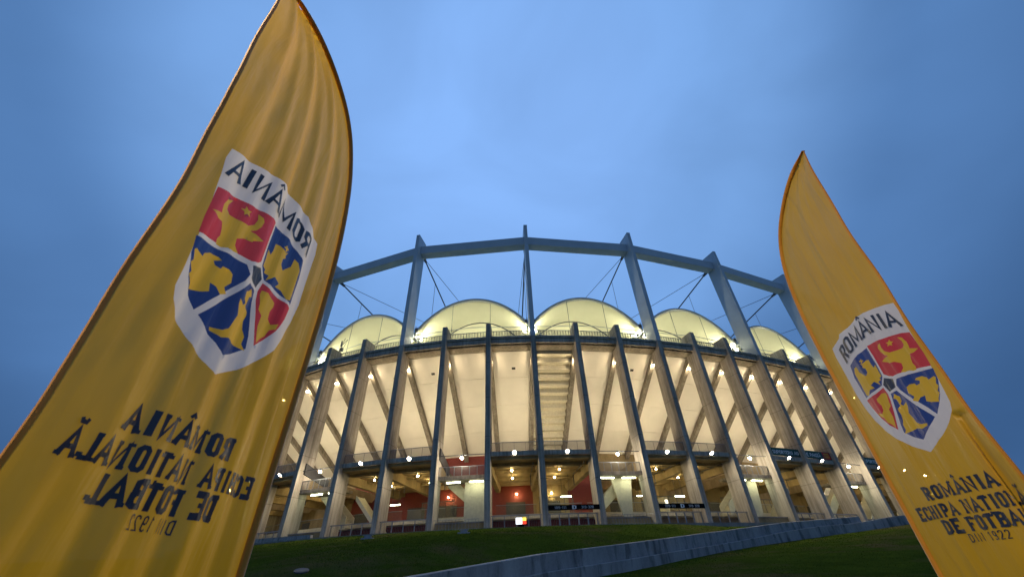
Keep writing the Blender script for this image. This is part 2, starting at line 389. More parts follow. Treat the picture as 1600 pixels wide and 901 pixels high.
# tie beams between mast heads (the compression ring)
for i in range(I0, I1, 3):
    a0, b0 = WX(i, 0.31, 1.15, 0), WX(i + 3, -0.31, 1.15, 0); a1, b1 = WX(i, 0.31, 2.75, 0), WX(i + 3, -0.31, 2.75, 0)
    mb = MB()
    z0, z1 = 49.85, 51.65
    up = lambda p, z: Vector((p.x, p.y, z))
    mb.hexa([up(a0, z0), up(b0, z0), up(b1, z0), up(a1, z0)], [up(a0, z1), up(b0, z1), up(b1, z1), up(a1, z1)])
    for p in (a0.lerp(b0, 0.5),):                              # splice plate
        q = a1.lerp(b1, 0.5); d = (b0 - a0).normalized() * 0.06
        mb.hexa([up(p - d, z0 - 0.02), up(p + d, z0 - 0.02), up(q + d, z0 - 0.02), up(q - d, z0 - 0.02)], [up(p - d, z1 + 0.02), up(p + d, z1 + 0.02), up(q + d, z1 + 0.02), up(q - d, z1 + 0.02)])
    part(mb, 'mast_tie_beam', M['steel'])
# cables
for i in range(I0, I1 + 1, 3):
    mb = MB(); mb.tube([W(i, 2.9, 50.85), W(i, 14.4, 47.7), W(i, 42, 40.1)], 0.13, 6)
    mb.tube([W(i, 2.9, 50.85), W(i, 4.4, 50.44)], [0.42, 0.2], 8)
    part(mb, 'main_cable', M['dark_steel'])
    mb = MB(); mb.tube([W(i, 2.9, 50.6), W(i, 45, 57.6)], 0.055, 5); part(mb, 'upper_cable', M['dark_steel'])
    mb = MB(); mb.tube([W(i, 9.4, 49.07), W(i, 9.4, 34.4)], 0.04, 5); part(mb, 'hanger_cable', M['dark_steel'])
# roof canopies: a barrel of membrane per three bays, on arches between the masts
ZS, RISE, R0 = 33.85, 5.55, 3.3
def arch_z(s, rise, half=10.2):
    RR = (half * half + rise * rise) / (2 * rise); x = abs(2 * s - 1)
    return 0.5 * rise * (1 - x * x) + 0.5 * (math.sqrt(max(RR * RR - (x * half) ** 2, 0)) - (RR - rise))
def roof_pt(i, s, r, dz=0.0):
    fr = ((r - R0) % 7.2) / 7.2
    sag = 1 - 0.075 * math.sin(math.pi * fr)
    z = ZS + arch_z(s, RISE) * sag + dz
    eps = 0.16 / 20
    return W(i + 3 * (eps + (1 - 2 * eps) * s), r, z)
for i in range(I0, I1, 3):
    mb = MB(); rows = []
    for a in range(0, 33):
        r = R0 + a * 0.9
        rows.append([roof_pt(i, s / 30, r) for s in range(31)])
    mb.grid(rows)
    for s in range(4, 77):                                     # white lacing printed along the edge of the membrane
        p = roof_pt(i, s / 80, R0 - 0.02, -0.17); q = roof_pt(i, (s + 0.5) / 80, R0 - 0.02, -0.17)
        p2 = roof_pt(i, s / 80, R0 + 0.02, -0.36); q2 = roof_pt(i, (s + 0.5) / 80, R0 + 0.02, -0.36)
        mb.face([p, q, q2, p2], 1)
    can = part(mb, 'roof_canopy', [M['membrane'], M['white_letter']], smooth=True, recalc=False)
    for r, w, h, nm in ((R0, 0.21, 0.21, 'arch_rim'), (R0 + 7.2, 0.09, 0.09, 'inner_arch'), (R0 + 14.4, 0.09, 0.09, 'inner_arch')):
        mb = MB(); dz = 0.10 if r == R0 else -0.09
        mb.tube([roof_pt(i, s / 40, r, dz) for s in range(41)], w, 8); part(mb, nm, M['steel'] if r == R0 else M['dark_steel'], can, smooth=False)
    for s, j in ((1 / 3, 1), (2 / 3, 2)):
        p = roof_pt(i, s, R0 + 0.05, 0.02); mb = MB(); mb.tube([p, Vector((p.x, p.y, 30.3))], 0.035, 5); part(mb, 'hanger_rod', M['dark_steel'], can)
    mb = MB(); mb.tube([W(i, R0, ZS - 0.15), W(i + 1.5, R0 - 0.5, ZS - 0.15), W(i + 3, R0, ZS - 0.15)], 0.05, 6); part(mb, 'tie_rod', M['steel'], can)
for i in range(I0, I1 + 1, 3):
    mb = MB(); mb.tube([W(i, 2.5, ZS - 0.12), W(i, 32, ZS - 0.12)], 0.2, 6)
    for s in (-1, 1): mb.tube([WX(i, s * 0.3, 3.0, ZS - 0.1), WX(i, s * 2.1, 1.9, 30.45)], 0.06, 6)
    part(mb, 'valley_beam', M['steel'])
    mb = MB()                                                  # equipment box and brackets at the foot of the arches
    for s in (-1, 1):
        c = WX(i, s * 0.62, 2.9, 34.1)
        mb.hexa([WX(i, s * 0.40, 2.75, 34.15), WX(i, s * 0.85, 2.75, 34.15), WX(i, s * 0.85, 3.1, 34.15), WX(i, s * 0.40, 3.1, 34.15)], [WX(i, s * 0.40, 2.75, 34.75), WX(i, s * 0.85, 2.75, 34.75), WX(i, s * 0.85, 3.1, 34.75), WX(i, s * 0.40, 3.1, 34.75)])
        mb.tube([WX(i, s * 0.5, 2.9, 32.6), WX(i, s * 0.5, 2.9, 35.2)], 0.05, 5)
    part(mb, 'equipment_bracket', M['dark_steel'])
# bays
for k in range(I0, I1):
    op = is_open(k)
    # ring beam, gallery slab and its railing
    mb = MB(); bay_box(mb, k, 0, 1, 0.55, 0.95, 29.3, 30.0); bay_box(mb, k, 0, 1, 0.42, 0.95, 30.07, 30.42); bay_box(mb, k, 0, 1, 0.62, 0.9, 29.98, 30.09)
    part(mb, 'ring_beam', M['concrete'])
    mb = MB(); bay_box(mb, k, 0, 1, 0.97, 3.4, 29.42, 30.3); bay_prism(mb, k, 0, 1, [(0.97, 29.1), (2.45, 28.95), (2.45, 29.4), (0.97, 29.4)]); part(mb, 'gallery_slab', M['beam'])
    mb = MB(); n = 13
    bay_box(mb, k, 0.0, 1.0, 2.26, 2.33, 32.36, 32.44, inset=0.37); bay_box(mb, k, 0.0, 1.0, 2.27, 2.32, 30.5, 30.56, inset=0.37)
    for j in range(n):
        f = (j + 0.5) / n; bay_box(mb, k, f - 0.006, f + 0.006, 2.28, 2.31, 30.31, 32.36, inset=0.37)
    rl = part(mb, 'gallery_railing', M['rail'])
    mb = MB(); mb.grid([[bay_pt(k, 0.01, 2.25, 30.56, 0.37), bay_pt(k, 0.99, 2.25, 30.56, 0.37)], [bay_pt(k, 0.01, 2.25, 32.34, 0.37), bay_pt(k, 0.99, 2.25, 32.34, 0.37)]])
    part(mb, 'mesh_infill', M['mesh'], rl, recalc=False)
    # sloping soffit
    if k == 0:
        mb = MB()
        for j in range(14):
            r = 2.6 + j * 1.05; z = zpan(r)
            bay_box(mb, k, 0, 1, r, r + 1.10, z - 0.42, z + 0.60)
        part(mb, 'stepped_stand_soffit', M['plaster'])
    else:
        mb = MB(); cuts = [2.5, 6.0, 9.75, 13.5, 17.3]
        for a, b in zip(cuts[:-1], cuts[1:]):
            a2, b2 = a + 0.022, b - 0.022
            bay_prism(mb, k, 0, 1, [(a2, zpan(a2)), (b2, zpan(b2)), (b2, zpan(b2) + 0.12), (a2, zpan(a2) + 0.12)], inset=0.345)
        bay_prism(mb, k, 0, 1, [(2.5, zpan(2.5) + 0.13), (17.3, zpan(17.3) + 0.13), (17.3, zpan(17.3) + 0.2), (2.5, zpan(2.5) + 0.2)], inset=0.345)
        pn = part(mb, 'soffit_panel', M['panel'])
        if k in (-4, -3, -1, 2, 6):
            mb = MB(); r = 4.6
            bay_prism(mb, k, 0.50, 0.60, [(r, zpan(r) - 0.012), (r + 0.3, zpan(r + 0.3) - 0.012), (r + 0.3, zpan(r + 0.3) - 0.03), (r, zpan(r) - 0.03)])
            part(mb, 'air_vent', M['dark'], pn)
    # back wall of the concourse, door openings
    red = k in (-6, -5, -4, -3, -2, -1, 1)
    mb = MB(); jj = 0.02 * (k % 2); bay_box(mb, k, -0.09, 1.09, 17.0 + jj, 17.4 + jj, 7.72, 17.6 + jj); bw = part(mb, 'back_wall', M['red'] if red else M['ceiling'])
    if not op:
        mb = MB(); bay_box(mb, k, 0.16, 0.80, 16.9, 16.985, 7.73, 10.6); dr = part(mb, 'door', M['dark'], bw)
        mb = MB(); bay_box(mb, k, 0.35, 0.36, 16.84, 16.895, 8.6, 9.1); part(mb, 'handle', M['rail'], dr)
        # walkway over the arcade, ceiling under it
        mb = MB(); bay_box(mb, k, 0, 1, 0.40, 0.75, 13.26, 13.80); part(mb, 'walkway_edge_beam', M['concrete'])
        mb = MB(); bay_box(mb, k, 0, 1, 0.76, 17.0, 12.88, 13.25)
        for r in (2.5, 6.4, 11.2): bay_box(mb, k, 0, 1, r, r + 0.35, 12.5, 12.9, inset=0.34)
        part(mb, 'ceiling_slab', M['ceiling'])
        mb = MB(); bay_box(mb, k, 0, 1, 0.56, 0.62, 14.88, 14.95, inset=0.37)
        for j in range(5): f = 0.01 + 0.245 * j; bay_box(mb, k, f - 0.003, f + 0.003, 0.575, 0.605, 13.82, 14.88, inset=0.37)
        wr = part(mb, 'walkway_railing', M['rail'])
        mb = MB(); mb.grid([[bay_pt(k, 0.01, 0.55, 13.86), bay_pt(k, 0.99, 0.55, 13.86)], [bay_pt(k, 0.01, 0.55, 14.88), bay_pt(k, 0.99, 0.55, 14.88)]]); part(mb, 'mesh_infill', M['mesh'], wr, recalc=False)
    else:
        mb = MB(); bay_box(mb, k, 0, 1, 1.2, 4.6, 10.98, 11.25); bay_box(mb, k, 0, 1, 1.05, 1.2, 10.9, 11.35); bal = part(mb, 'balcony', M['beam'])
        mb = MB(); bay_box(mb, k, 0, 1, 1.08, 1.14, 12.38, 12.45)
        for j in range(7): f = 0.01 + 0.163 * j; bay_box(mb, k, f - 0.005, f + 0.005, 1.08, 1.14, 11.35, 12.38)
        br = part(mb, 'balcony_railing', M['rail'], bal)
        mb = MB(); mb.grid([[bay_pt(k, 0.01, 1.06, 11.4), bay_pt(k, 0.99, 1.06, 11.4)], [bay_pt(k, 0.01, 1.06, 12.4), bay_pt(k, 0.99, 1.06, 12.4)]]); part(mb, 'balcony_mesh', M['mesh'], bal, recalc=False)
        # concrete fin carrying the balcony
        sgn = 1 if k >= 0 else -1
        f0, f1 = (0.42, 0.90) if k >= 0 else (0.50, 0.95)
        bot = (0.62, 0.74) if k != -2 else (f0, f1)
        mb = MB()
        mb.hexa([bay_pt(k, bot[0], 3.3, ZF), bay_pt(k, bot[1], 3.3, ZF), bay_pt(k, bot[1], 3.6, ZF), bay_pt(k, bot[0], 3.6, ZF)],
                [bay_pt(k, f0, 3.3, 10.97), bay_pt(k, f1, 3.3, 10.97), bay_pt(k, f1, 3.6, 10.97), bay_pt(k, f0, 3.6, 10.97)])
        part(mb, 'balcony_fin', M['plaster'])
        # bracket bar across the bay for the lamp
        mb = MB(); bay_box(mb, k, 0, 1, 0.7, 0.78, 13.62, 13.70); part(mb, 'lamp_bar', M['dark_steel'])
        # upper slant bulkhead beside the opening
        mb = MB(); bay_prism(mb, k, 0.0, 0.03, [(0.9, 13.3), (5.5, 12.2), (5.5, 13.3), (0.9, 14.7)]); part(mb, 'opening_parapet', M['housing'])
    if k in (-3, 0, 2, 3, 5, 6):                               # glazed screen deep in the arcade
        mb = MB(); bay_box(mb, k, 0.0, 1.0, 12.0, 12.08, 10.3, 10.42); bay_box(mb, k, 0.0, 1.0, 12.0, 12.08, 7.72, 7.82)
        for j in range(5): f = 0.02 + 0.24 * j; bay_box(mb, k, f - .008, f + .008, 12.0, 12.08, 7.82, 10.3)
        sf = part(mb, 'screen_frame', M['housing'])
        mb = MB(); mb.grid([[bay_pt(k, 0, 12.04, 7.83), bay_pt(k, 1, 12.04, 7.83)], [bay_pt(k, 0, 12.04, 10.29), bay_pt(k, 1, 12.04, 10.29)]]); part(mb, 'screen_glass', M['glass'], sf, recalc=False)
    if k in (0, 3):
        mb = MB(); bay_box(mb, k, 0.03, 0.14, 9.6, 11.2, 7.71, 9.9); kb = part(mb, 'kiosk', M['plaster'])
        mb = MB(); bay_box(mb, k, 0.045, 0.125, 9.56, 9.59, 8.55, 9.5); part(mb, 'lit_window', M['kiosk'], kb)
    if not op:                                                 # pipes and brackets under the ceiling
        mb = MB(); mb.tube([bay_pt(k, 0.9, 1.6, 12.6), bay_pt(k, 0.9, 8.5, 12.6), bay_pt(k, 0.9, 8.5, 11.2)], 0.07, 6)
        mb.tube([bay_pt(k, 0.08, 4.0, 12.7), bay_pt(k, 0.95, 4.0, 12.7)], 0.05, 6); part(mb, 'pipe', M['housing'])
    # raised concourse floor, its edge, glass rail, lower wall
    mb = MB(); bay_box(mb, k, -0.064, 1.064, 7.5 + jj, 16.99, 7.2, 7.7 + jj * .2); part(mb, 'raised_floor', M['plaster'])
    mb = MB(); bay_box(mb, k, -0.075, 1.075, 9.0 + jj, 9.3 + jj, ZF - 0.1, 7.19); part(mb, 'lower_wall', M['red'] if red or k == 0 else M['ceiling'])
    mb = MB(); mb.grid([[bay_pt(k, 0, 7.56, 7.72), bay_pt(k, 1, 7.56, 7.72)], [bay_pt(k, 0, 7.56, 8.8), bay_pt(k, 1, 7.56, 8.8)]])
    gr = part(mb, 'glass_balustrade', M['glass'], recalc=False)
    mb = MB(); bay_box(mb, k, 0, 1, 7.54, 7.60, 8.8, 8.86); part(mb, 'handrail', M['rail'], gr)
    # staircases
    if op or k in (-4, 5, 8):
        rs0, rs1 = (4.7, 6.3) if op else (4.2, 5.8)
        up_left = k < 0
        z0, z1, n = (7.2, 11.2, 16) if op else (ZF, 10.4, 20)
        mb = MB(); prev = None
        for j in range(n):
            f0, f1 = 0.06 + 0.88 * j / n, 0.06 + 0.88 * (j + 1) / n
            if up_left: f0, f1 = 1 - f1, 1 - f0
            zt = z0 + (z1 - z0) * (j + 1) / n
            bay_box(mb, k, f0, f1, rs0, rs1, zt - 0.46, zt)
        st = part(mb, 'staircase', M['plaster'])
        mb = MB()
        fa, fb = (0.94, 0.06) if up_left else (0.06, 0.94)
        for r in (rs0 - 0.09, rs1 + 0.02):
            A = bay_pt(k, fa, r, z0 - 0.45); B = bay_pt(k, fb, r, z1 - 0.45); Aa = bay_pt(k, fa, r + 0.07, z0 - 0.45); Bb = bay_pt(k, fb, r + 0.07, z1 - 0.45)
            h = Vector((0, 0, 1.5 if op else 0.62)); mb.hexa([A, B, Bb, Aa], [A + h, B + h, Bb + h, Aa + h])
        part(mb, 'balustrade', M['plaster'], st)
for i, sg in ((I0, -1), (I1, 1)):
    mb = MB()
    A = [WX(i, sg * 0.5, r, z) for r, z in ((2.5, ZF), (17.3, ZF), (17.3, 17.6), (2.5, 29.3))]; B = [WX(i, sg * 0.8, r, z) for r, z in ((2.5, ZF), (17.3, ZF), (17.3, 17.6), (2.5, 29.3))]
    mb.hexa(A, B); part(mb, 'cross_wall', M['beam'])
# paving under and before the arcade
mb = MB()
n = 64; rows = []
for r, z in ((-2.0, ZF - 2.5), (-1.9, ZF), (9.3, ZF)):
    rows.append([W(I0 + (I1 - I0) * j / n, r, z) for j in range(n + 1)])
mb.grid(rows); tag(mb.build('forecourt_paving', M['floor']), kind='structure')

# ------------------------------------------------------------------ lamps (each a thing of its own)
def disc_lamp(name, c, aim, r, mat, label, group, cat, hood=0.02):
    c = Vector(c); d = (Vector(aim) - c).normalized(); mb = MB()
    a = d.cross(Vector((0, 0, 1))).normalized(); b = d.cross(a)
    ring = lambda p, q: [p + a * (q * math.cos(2 * math.pi * j / 12)) + b * (q * math.sin(2 * math.pi * j / 12)) for j in range(12)]
    mb.tube([c - d * 0.30, c + d * hood], [r * 0.55, r * 1.08], 12, 0, cap=False)
    mb.face(ring(c - d * 0.02, r), 1); mb.face(ring(c - d * 0.30, .55 * r), 0)
    mb.tube([c - d * 0.25, c - d * 0.25 - Vector((0, 0, 0.22))], 0.04, 6, 0)
    return tag(mb.build(name, [M['housing'], mat], recalc=False), label, cat, group)
def lamp_ball(name, c, r, mat, label, group, up=True, cat='lamp'):
    mb = MB(); c = Vector(c)
    mb.ball(c, r, 1, 10, 6, 0.8)
    mb.tube([c + Vector((0, 0, r * 0.62)), c + Vector((0, 0, r * 0.95))], r * 0.8, 8, 0)
    mb.tube([c + Vector((0, 0, r * 0.95)), c + Vector((0, 0, r * 1.9))], r * 0.25, 6, 0)
    return tag(mb.build(name, [M['housing'], mat]), label, cat, group)
for i in range(I0, I1 + 1):
    lamp_ball('raker_lamp', W(i, 2.95, 27.35), 0.14, M['lamp_apex'], 'small bright lamp under the raking beam of ' + pillar_name(i), 'lamps under the raking beams')
for k in range(I0, I1):
    if is_open(k):
        lamp_ball('bracket_lamp', bay_pt(k, 0.5, 0.74, 13.30), 0.17, M['lamp_walk'], 'bright lamp hung on a thin bar in the ' + bay_name(k), 'lamps along the walkway')
        for f in (0.28, 0.78):
            mb = MB(); bay_box(mb, k, f - 0.15, f + 0.15, 2.3, 2.52, 10.80, 10.90, 1); bay_box(mb, k, f - 0.16, f + 0.16, 2.26, 2.56, 10.902, 10.975, 0)
            tag(mb.build('tube_light', [M['housing'], M['tube']]), '%s tube light under the balcony, %s' % ('left' if f < .5 else 'right', bay_name(k)), 'tube light', 'tube lights under the balconies')
    else:
        disc_lamp('walkway_lamp', bay_pt(k, 0.5, 0.14, 13.52), (bay_pt(k, 0.5, -0.55, 12.55)), 0.21, M['lamp_walk'], 'bright hooded lamp on the walkway edge beam, ' + bay_name(k), 'lamps along the walkway', 'lamp')
        disc_lamp('soffit_uplight', bay_pt(k, 0.5, 4.2, 13.62), bay_pt(k, 0.5, 8.6, 21.0), 0.26, M['uplight'], 'soffit uplight behind the walkway rail, ' + bay_name(k), 'soffit uplights on the walkway', 'uplight')
        for r, w in ((4.6, 'outer'), (9.2, 'inner')):
            lamp_ball('ceiling_lamp', bay_pt(k, 0.5 + 0.08 * (1 if k > 0 else -1), r, 12.42), 0.11, M['lamp_ceil'], 'small %s ceiling bulb over the arcade, %s' % (w, bay_name(k)), 'arcade ceiling bulbs')
        if k in (-3, -1, 0, 3):
            lamp_ball('wall_lamp', bay_pt(k, 0.52, 16.3, 11.6), 0.10, M['lamp_ceil'], 'small wall lamp above the dark doorway, ' + bay_name(k), 'lamps on the back wall')
        if k in (-4, 0, 2, 3, 5, 6):
            mb = MB(); f = 0.55 if k != 0 else 0.7
            bay_box(mb, k, f - 0.14, f + 0.14, 9.6, 9.8, 9.95, 10.04, 1); bay_box(mb, k, f - 0.15, f + 0.15, 9.58, 9.82, 10.042, 10.12, 0)
            for q in (-.1, .1): bay_box(mb, k, f + q - .004, f + q + .004, 9.68, 9.72, 10.12, 12.87, 0)
            tag(mb.build('hanging_tube_light', [M['housing'], M['tube']]), 'tube light hanging low inside the arcade, ' + bay_name(k), 'tube light', 'tube lights hung in the arcade')
for i in range(I0, I1 + 1, 3):
    nm = 'the central mast' if i == 0 else '%s mast %s of the central one' % (ORD[abs(i) // 3], 'right' if i > 0 else 'left')
    for s, w in ((-1, 'left'), (1, 'right')):
        if (i == I0 and s < 0) or (i == I1 and s > 0): continue
        disc_lamp('roof_floodlight', WX(i, s * 0.85, 4.4, 33.55), W(i + s * 1.2, 10.5, 36.6), 0.26, M['flood'], 'roof floodlight on the %s side of %s' % (w, nm), 'floodlights lighting the roof canopies', 'floodlight', 0.14)
        disc_lamp('roof_floodlight', WX(i, s * 0.85, 13.0, 33.2), W(i + s * 1.2, 19.0, 36.6), 0.26, M['flood'], 'deep canopy floodlight on the %s side of %s' % (w, nm), 'floodlights lighting the roof canopies', 'floodlight', 0.14)

# ------------------------------------------------------------------ stroke letters
GL = {
 'A': (.66, [[(.0, 0), (.33, 1), (.66, 0)], [(.14, .30), (.52, .30)]], [(.0, 0), (.66, 0)]),
 'B': (.60, [[(.09, 0), (.09, 1), (.36, 1), (.50, .9), (.50, .64), (.38, .53), (.09, .53)], [(.38, .53), (.53, .42), (.53, .12), (.38, 0), (.09, 0)]], [(.06, 0), (.06, 1)]),
 'C': (.56, [[(.53, .74), (.50, .92), (.38, 1), (.22, 1), (.09, .86), (.09, .14), (.22, 0), (.38, 0), (.50, .08), (.53, .26)]], []),
 'D': (.60, [[(.09, 0), (.09, 1), (.34, 1), (.52, .84), (.52, .16), (.34, 0), (.09, 0)]], [(.06, 0), (.06, 1)]),
 'E': (.54, [[(.53, .84), (.53, 1), (.09, 1), (.09, 0), (.53, 0), (.53, .16)], [(.09, .5), (.42, .5)]], [(.06, 0), (.06, 1)]),
 'F': (.52, [[(.09, 0), (.09, 1), (.53, 1), (.53, .82)], [(.09, .5), (.42, .5)]], [(.09, 0), (.06, 1)]),
 'H': (.62, [[(.09, 0), (.09, 1)], [(.53, 0), (.53, 1)], [(.09, .5), (.53, .5)]], [(.09, 0), (.09, 1), (.53, 0), (.53, 1)]),
 'I': (.34, [[(.17, 0), (.17, 1)]], [(.17, 0), (.17, 1)]),
 'L': (.52, [[(.09, 1), (.09, 0), (.52, 0), (.52, .2)]], [(.09, 1), (.06, 0)]),
 'M': (.92, [[(.10, 0), (.10, 1), (.46, .15), (.82, 1), (.82, 0)]], [(.10, 0), (.06, 1), (.86, 1), (.82, 0)]),
 'N': (.70, [[(.10, 0), (.10, 1), (.60, 0), (.60, 1)]], [(.10, 0), (.06, 1), (.60, 1)]),
 'O': (.60, [[(.30, 1), (.19, .99), (.08, .86), (.08, .14), (.19, .01), (.30, 0), (.41, .01), (.52, .14), (.52, .86), (.41, .99), (.30, 1)]], []),
 'P': (.58, [[(.09, 0), (.09, 1), (.36, 1), (.50, .88), (.50, .56), (.36, .44), (.09, .44)]], [(.09, 0), (.06, 1)]),
 'R': (.62, [[(.09, 0), (.09, 1), (.36, 1), (.50, .88), (.50, .60), (.36, .48), (.09, .48)], [(.30, .48), (.56, 0)]], [(.09, 0), (.06, 1), (.56, 0)]),
 'S': (.54, [[(.50, .76), (.46, .94), (.34, 1), (.20, 1), (.09, .90), (.09, .66), (.18, .55), (.38, .46), (.47, .36), (.47, .12), (.36, 0), (.20, 0), (.09, .07), (.06, .25)]], []),
 'T': (.58, [[(.02, .82), (.02, 1), (.56, 1), (.56, .82)], [(.29, 1), (.29, 0)]], [(.29, 0)]),
 'U': (.60, [[(.09, 1), (.09, .16), (.20, 0), (.40, 0), (.52, .16), (.52, 1)]], [(.09, 1), (.52, 1)]),
 'Z': (.54, [[(.04, .84), (.04, 1), (.50, 1), (.06, 0), (.52, 0), (.52, .18)]], []),
 '0': (.54, [[(.27, 1), (.12, .94), (.07, .8), (.07, .2), (.12, .06), (.27, 0), (.42, .06), (.47, .2), (.47, .8), (.42, .94), (.27, 1)]], []),
 '1': (.36, [[(.04, .80), (.20, 1), (.20, 0)]], [(.20, 0)]),
 '2': (.54, [[(.06, .76), (.10, .94), (.20, 1), (.36, 1), (.47, .9), (.47, .66), (.40, .5), (.06, 0), (.50, 0)]], []),
 '3': (.54, [[(.06, .88), (.18, 1), (.36, 1), (.47, .9), (.47, .64), (.36, .53), (.20, .53)], [(.36, .53), (.48, .42), (.48, .12), (.36, 0), (.18, 0), (.05, .12)]], []),
 '8': (.54, [[(.27, 1), (.12, .94), (.09, .76), (.14, .58), (.27, .53), (.40, .58), (.45, .76), (.42, .94), (.27, 1)], [(.27, .53), (.12, .47), (.07, .25), (.12, .06), (.27, 0), (.42, .06), (.47, .25), (.42, .47), (.27, .53)]], []),
 '9': (.54, [[(.46, .62), (.40, .48), (.20, .46), (.09, .58), (.09, .88), (.20, 1), (.36, 1), (.47, .88), (.47, .14), (.36, 0), (.16, 0), (.07, .12)]], []),
 '-': (.42, [[(.05, .46), (.37, .46)]], []),
 ' ': (.30, [], []),
}
ACC = {'Â': ('A', [[(.19, 1.16), (.33, 1.32), (.47, 1.16)]]), 'Ă': ('A', [[(.17, 1.34), (.22, 1.20), (.44, 1.20), (.49, 1.34)]]), 'Ț': ('T', [[(.29, -.12), (.26, -.32)]])}
def stroke_quads(pts, w0):
    """stems take the full weight, bars are lighter"""
    closed = pts[0] == pts[-1] and len(pts) > 2
    P = [Vector(p) for p in (pts[:-1] if closed else pts)]; n = len(P); L, Rr = [], []
    for i in range(n):
        a = P[i - 1] if (i > 0 or closed) else None; b = P[(i + 1) % n] if (i < n - 1 or closed) else None
        d1 = (P[i] - a).normalized() if a is not None else None; d2 = (b - P[i]).normalized() if b is not None else None
        if d1 is None: d1 = d2
        if d2 is None: d2 = d1
        n1 = Vector((-d1.y, d1.x)); n2 = Vector((-d2.y, d2.x)); m = n1 + n2
        if m.length < 0.2: m = n1.copy()
        m.normalize(); k = min(1 / max(m.dot(n1), 0.38), 1.6); w = w0 * (0.66 + 0.34 * max(abs(d1.y), abs(d2.y)) ** 2)
        L.append(P[i] + m * (w / 2 * k)); Rr.append(P[i] - m * (w / 2 * k))
    out = []
    for i in range(n if closed else n - 1):
        j = (i + 1) % n; out.append([L[i], Rr[i], Rr[j], L[j]])
    return out
def glyph(ch, w, slab=0.0):
    """list of (quad, level): strokes of one letter, cap height 1; levels keep overlapping strokes a hair apart"""
    acc = []
    base = ch
    if ch in ACC: base, acc = ACC[ch]
    wd, st, sl = GL[base]; out = []; lv = 0
    ins = w * 0.28
    def fit(p): return (p[0], ins + p[1] * (1 - 2 * ins)) if 0 <= p[1] <= 1 else p
    for s in st:
        s2 = [fit(p) for p in s]
        if len(s) >= 2:                                        # free ends of stems reach the full height
            for e, o_ in ((0, 1), (-1, -2)):
                if s[e][1] in (0, 1) and s[0] != s[-1] and abs(s[e][1] - s[o_][1]) > 0.3: s2[e] = s[e]
        ww = w * (0.92 if base in 'MN' else 1.0)
        runs = [[s2[0]]]
        for p_, q_ in zip(s2[:-1], s2[1:]):
            runs[-1].append(q_)
            if len(s2) <= 5 and base in 'EFLTDZ' and q_ != s2[-1]: runs.append([q_])
        for rn in runs:
            for q in stroke_quads(rn, ww): out.append((q, lv))
            lv += 1
    if slab:
        for x, y in sl:
            y0, y1 = (0, w * 0.5) if y == 0 else (1 - w * 0.5, 1)
            out.append(([Vector((x - slab, y0)), Vector((x + slab, y0)), Vector((x + slab, y1)), Vector((x - slab, y1))], lv)); lv += 1
    for s in acc:
        for q in stroke_quads(s, w * 0.62): out.append((q, lv))
    return wd, out
def text_quads(txt, u0, u1, z0, z1, w=0.2, slab=0.0, gap=0.10):
    """quads of a line of text stretched to u0..u1 and z0..z1 (z may be functions of u)"""
    x = 0; items = []
    for ch in txt:
        wd, q = glyph(ch, w, slab); items.append((x, q)); x += wd + gap
    tot = x - gap; out = []
    for x0, q in items:
        for quad, lv in q:
            pts = []
            for p in quad:
                u = u0 + (u1 - u0) * (x0 + p.x) / tot
                za = z0(u) if callable(z0) else z0; zb = z1(u) if callable(z1) else z1
                pts.append((u, za + (zb - za) * p.y))
            out.append((pts, lv))
    return out
# ------------------------------------------------------------------ signs and banners on the arcade
def board_text(mb, place, txt, u0, u1, z0, z1, mi, w=0.17, off=0.012):
    for pts, lv in text_quads(txt, u0, u1, z0, z1, w):
        mb.face([place(u, z, off + 0.0015 * lv) for u, z in pts], mi)
for k, side in ((0, 'first bay right of the central mast'), (2, 'third bay right of the central mast')):
    mb = MB(); bay_box(mb, k, 0.0, 1.0, -0.16, -0.06, 7.0, 7.52, 0, inset=0.34)
    bd = mb.build('gate_sign', [M['black'], M['white_letter'], M['grey_letter']])
    tag(bd, 'black gate sign reading 109-111 D 319-328, ' + side, 'sign', 'black gate signs')
    mb = MB(); L = (bay_pt(k, 1, -0.16, 0) - bay_pt(k, 0, -0.16, 0)).length
    pl = lambda u, z, off: bay_pt(k, u / L, -0.16 - off, z, 0.34)
    board_text(mb, pl, '109-111', L * 0.12, L * 0.35, 7.13, 7.39, 1, 0.2); board_text(mb, pl, 'D', L * 0.465, L * 0.54, 7.08, 7.45, 0, 0.22); board_text(mb, pl, '319-328', L * 0.64, L * 0.88, 7.13, 7.39, 1, 0.2)
    part(mb, 'lettering', [M['white_letter'], M['grey_letter']], bd, recalc=False)
def rect(mb, pl, u0, u1, z0, z1, mi, off): mb.face([pl(u0, z0, off), pl(u1, z0, off), pl(u1, z1, off), pl(u0, z1, off)], mi)
def banner(k, f0, f1, z0, z1, r, label, draw, em=None):
    mb = MB(); bay_box(mb, k, f0, f1, r - 0.05, r, z0, z1, 0)
    b = mb.build('banner', [M['green']]); tag(b, label, 'banner', 'green supporter banners on the walkway')
    L = (bay_pt(k, 1, r, 0) - bay_pt(k, 0, r, 0)).length
    pl = lambda u, z, off: bay_pt(k, u / L, r - 0.05 - off, z)
    mb = MB(); draw(mb, pl, L); part(mb, 'lettering', [M['white_letter']], b, recalc=False)
    if em:
        u0, u1, h = L * em[0], L * em[1], 0.99
        mb = MB(); rect(mb, pl, u0, u1, 13.93, 14.92, 0, 0.010)
        for q in (0.2, 0.45, 0.7): mb.face([pl(u0 + (u1 - u0) * 0.15, 13.93 + h * q, .016), pl(u0 + (u1 - u0) * 0.85, 13.93 + h * (q + .05), .016), pl(u0 + (u1 - u0) * 0.8, 13.93 + h * (q + .16), .016), pl(u0 + (u1 - u0) * 0.2, 13.93 + h * (q + .10), .016)], 1)
        part(mb, 'emblem', [M['banner_red'], M['banner_yellow']], b, recalc=False)
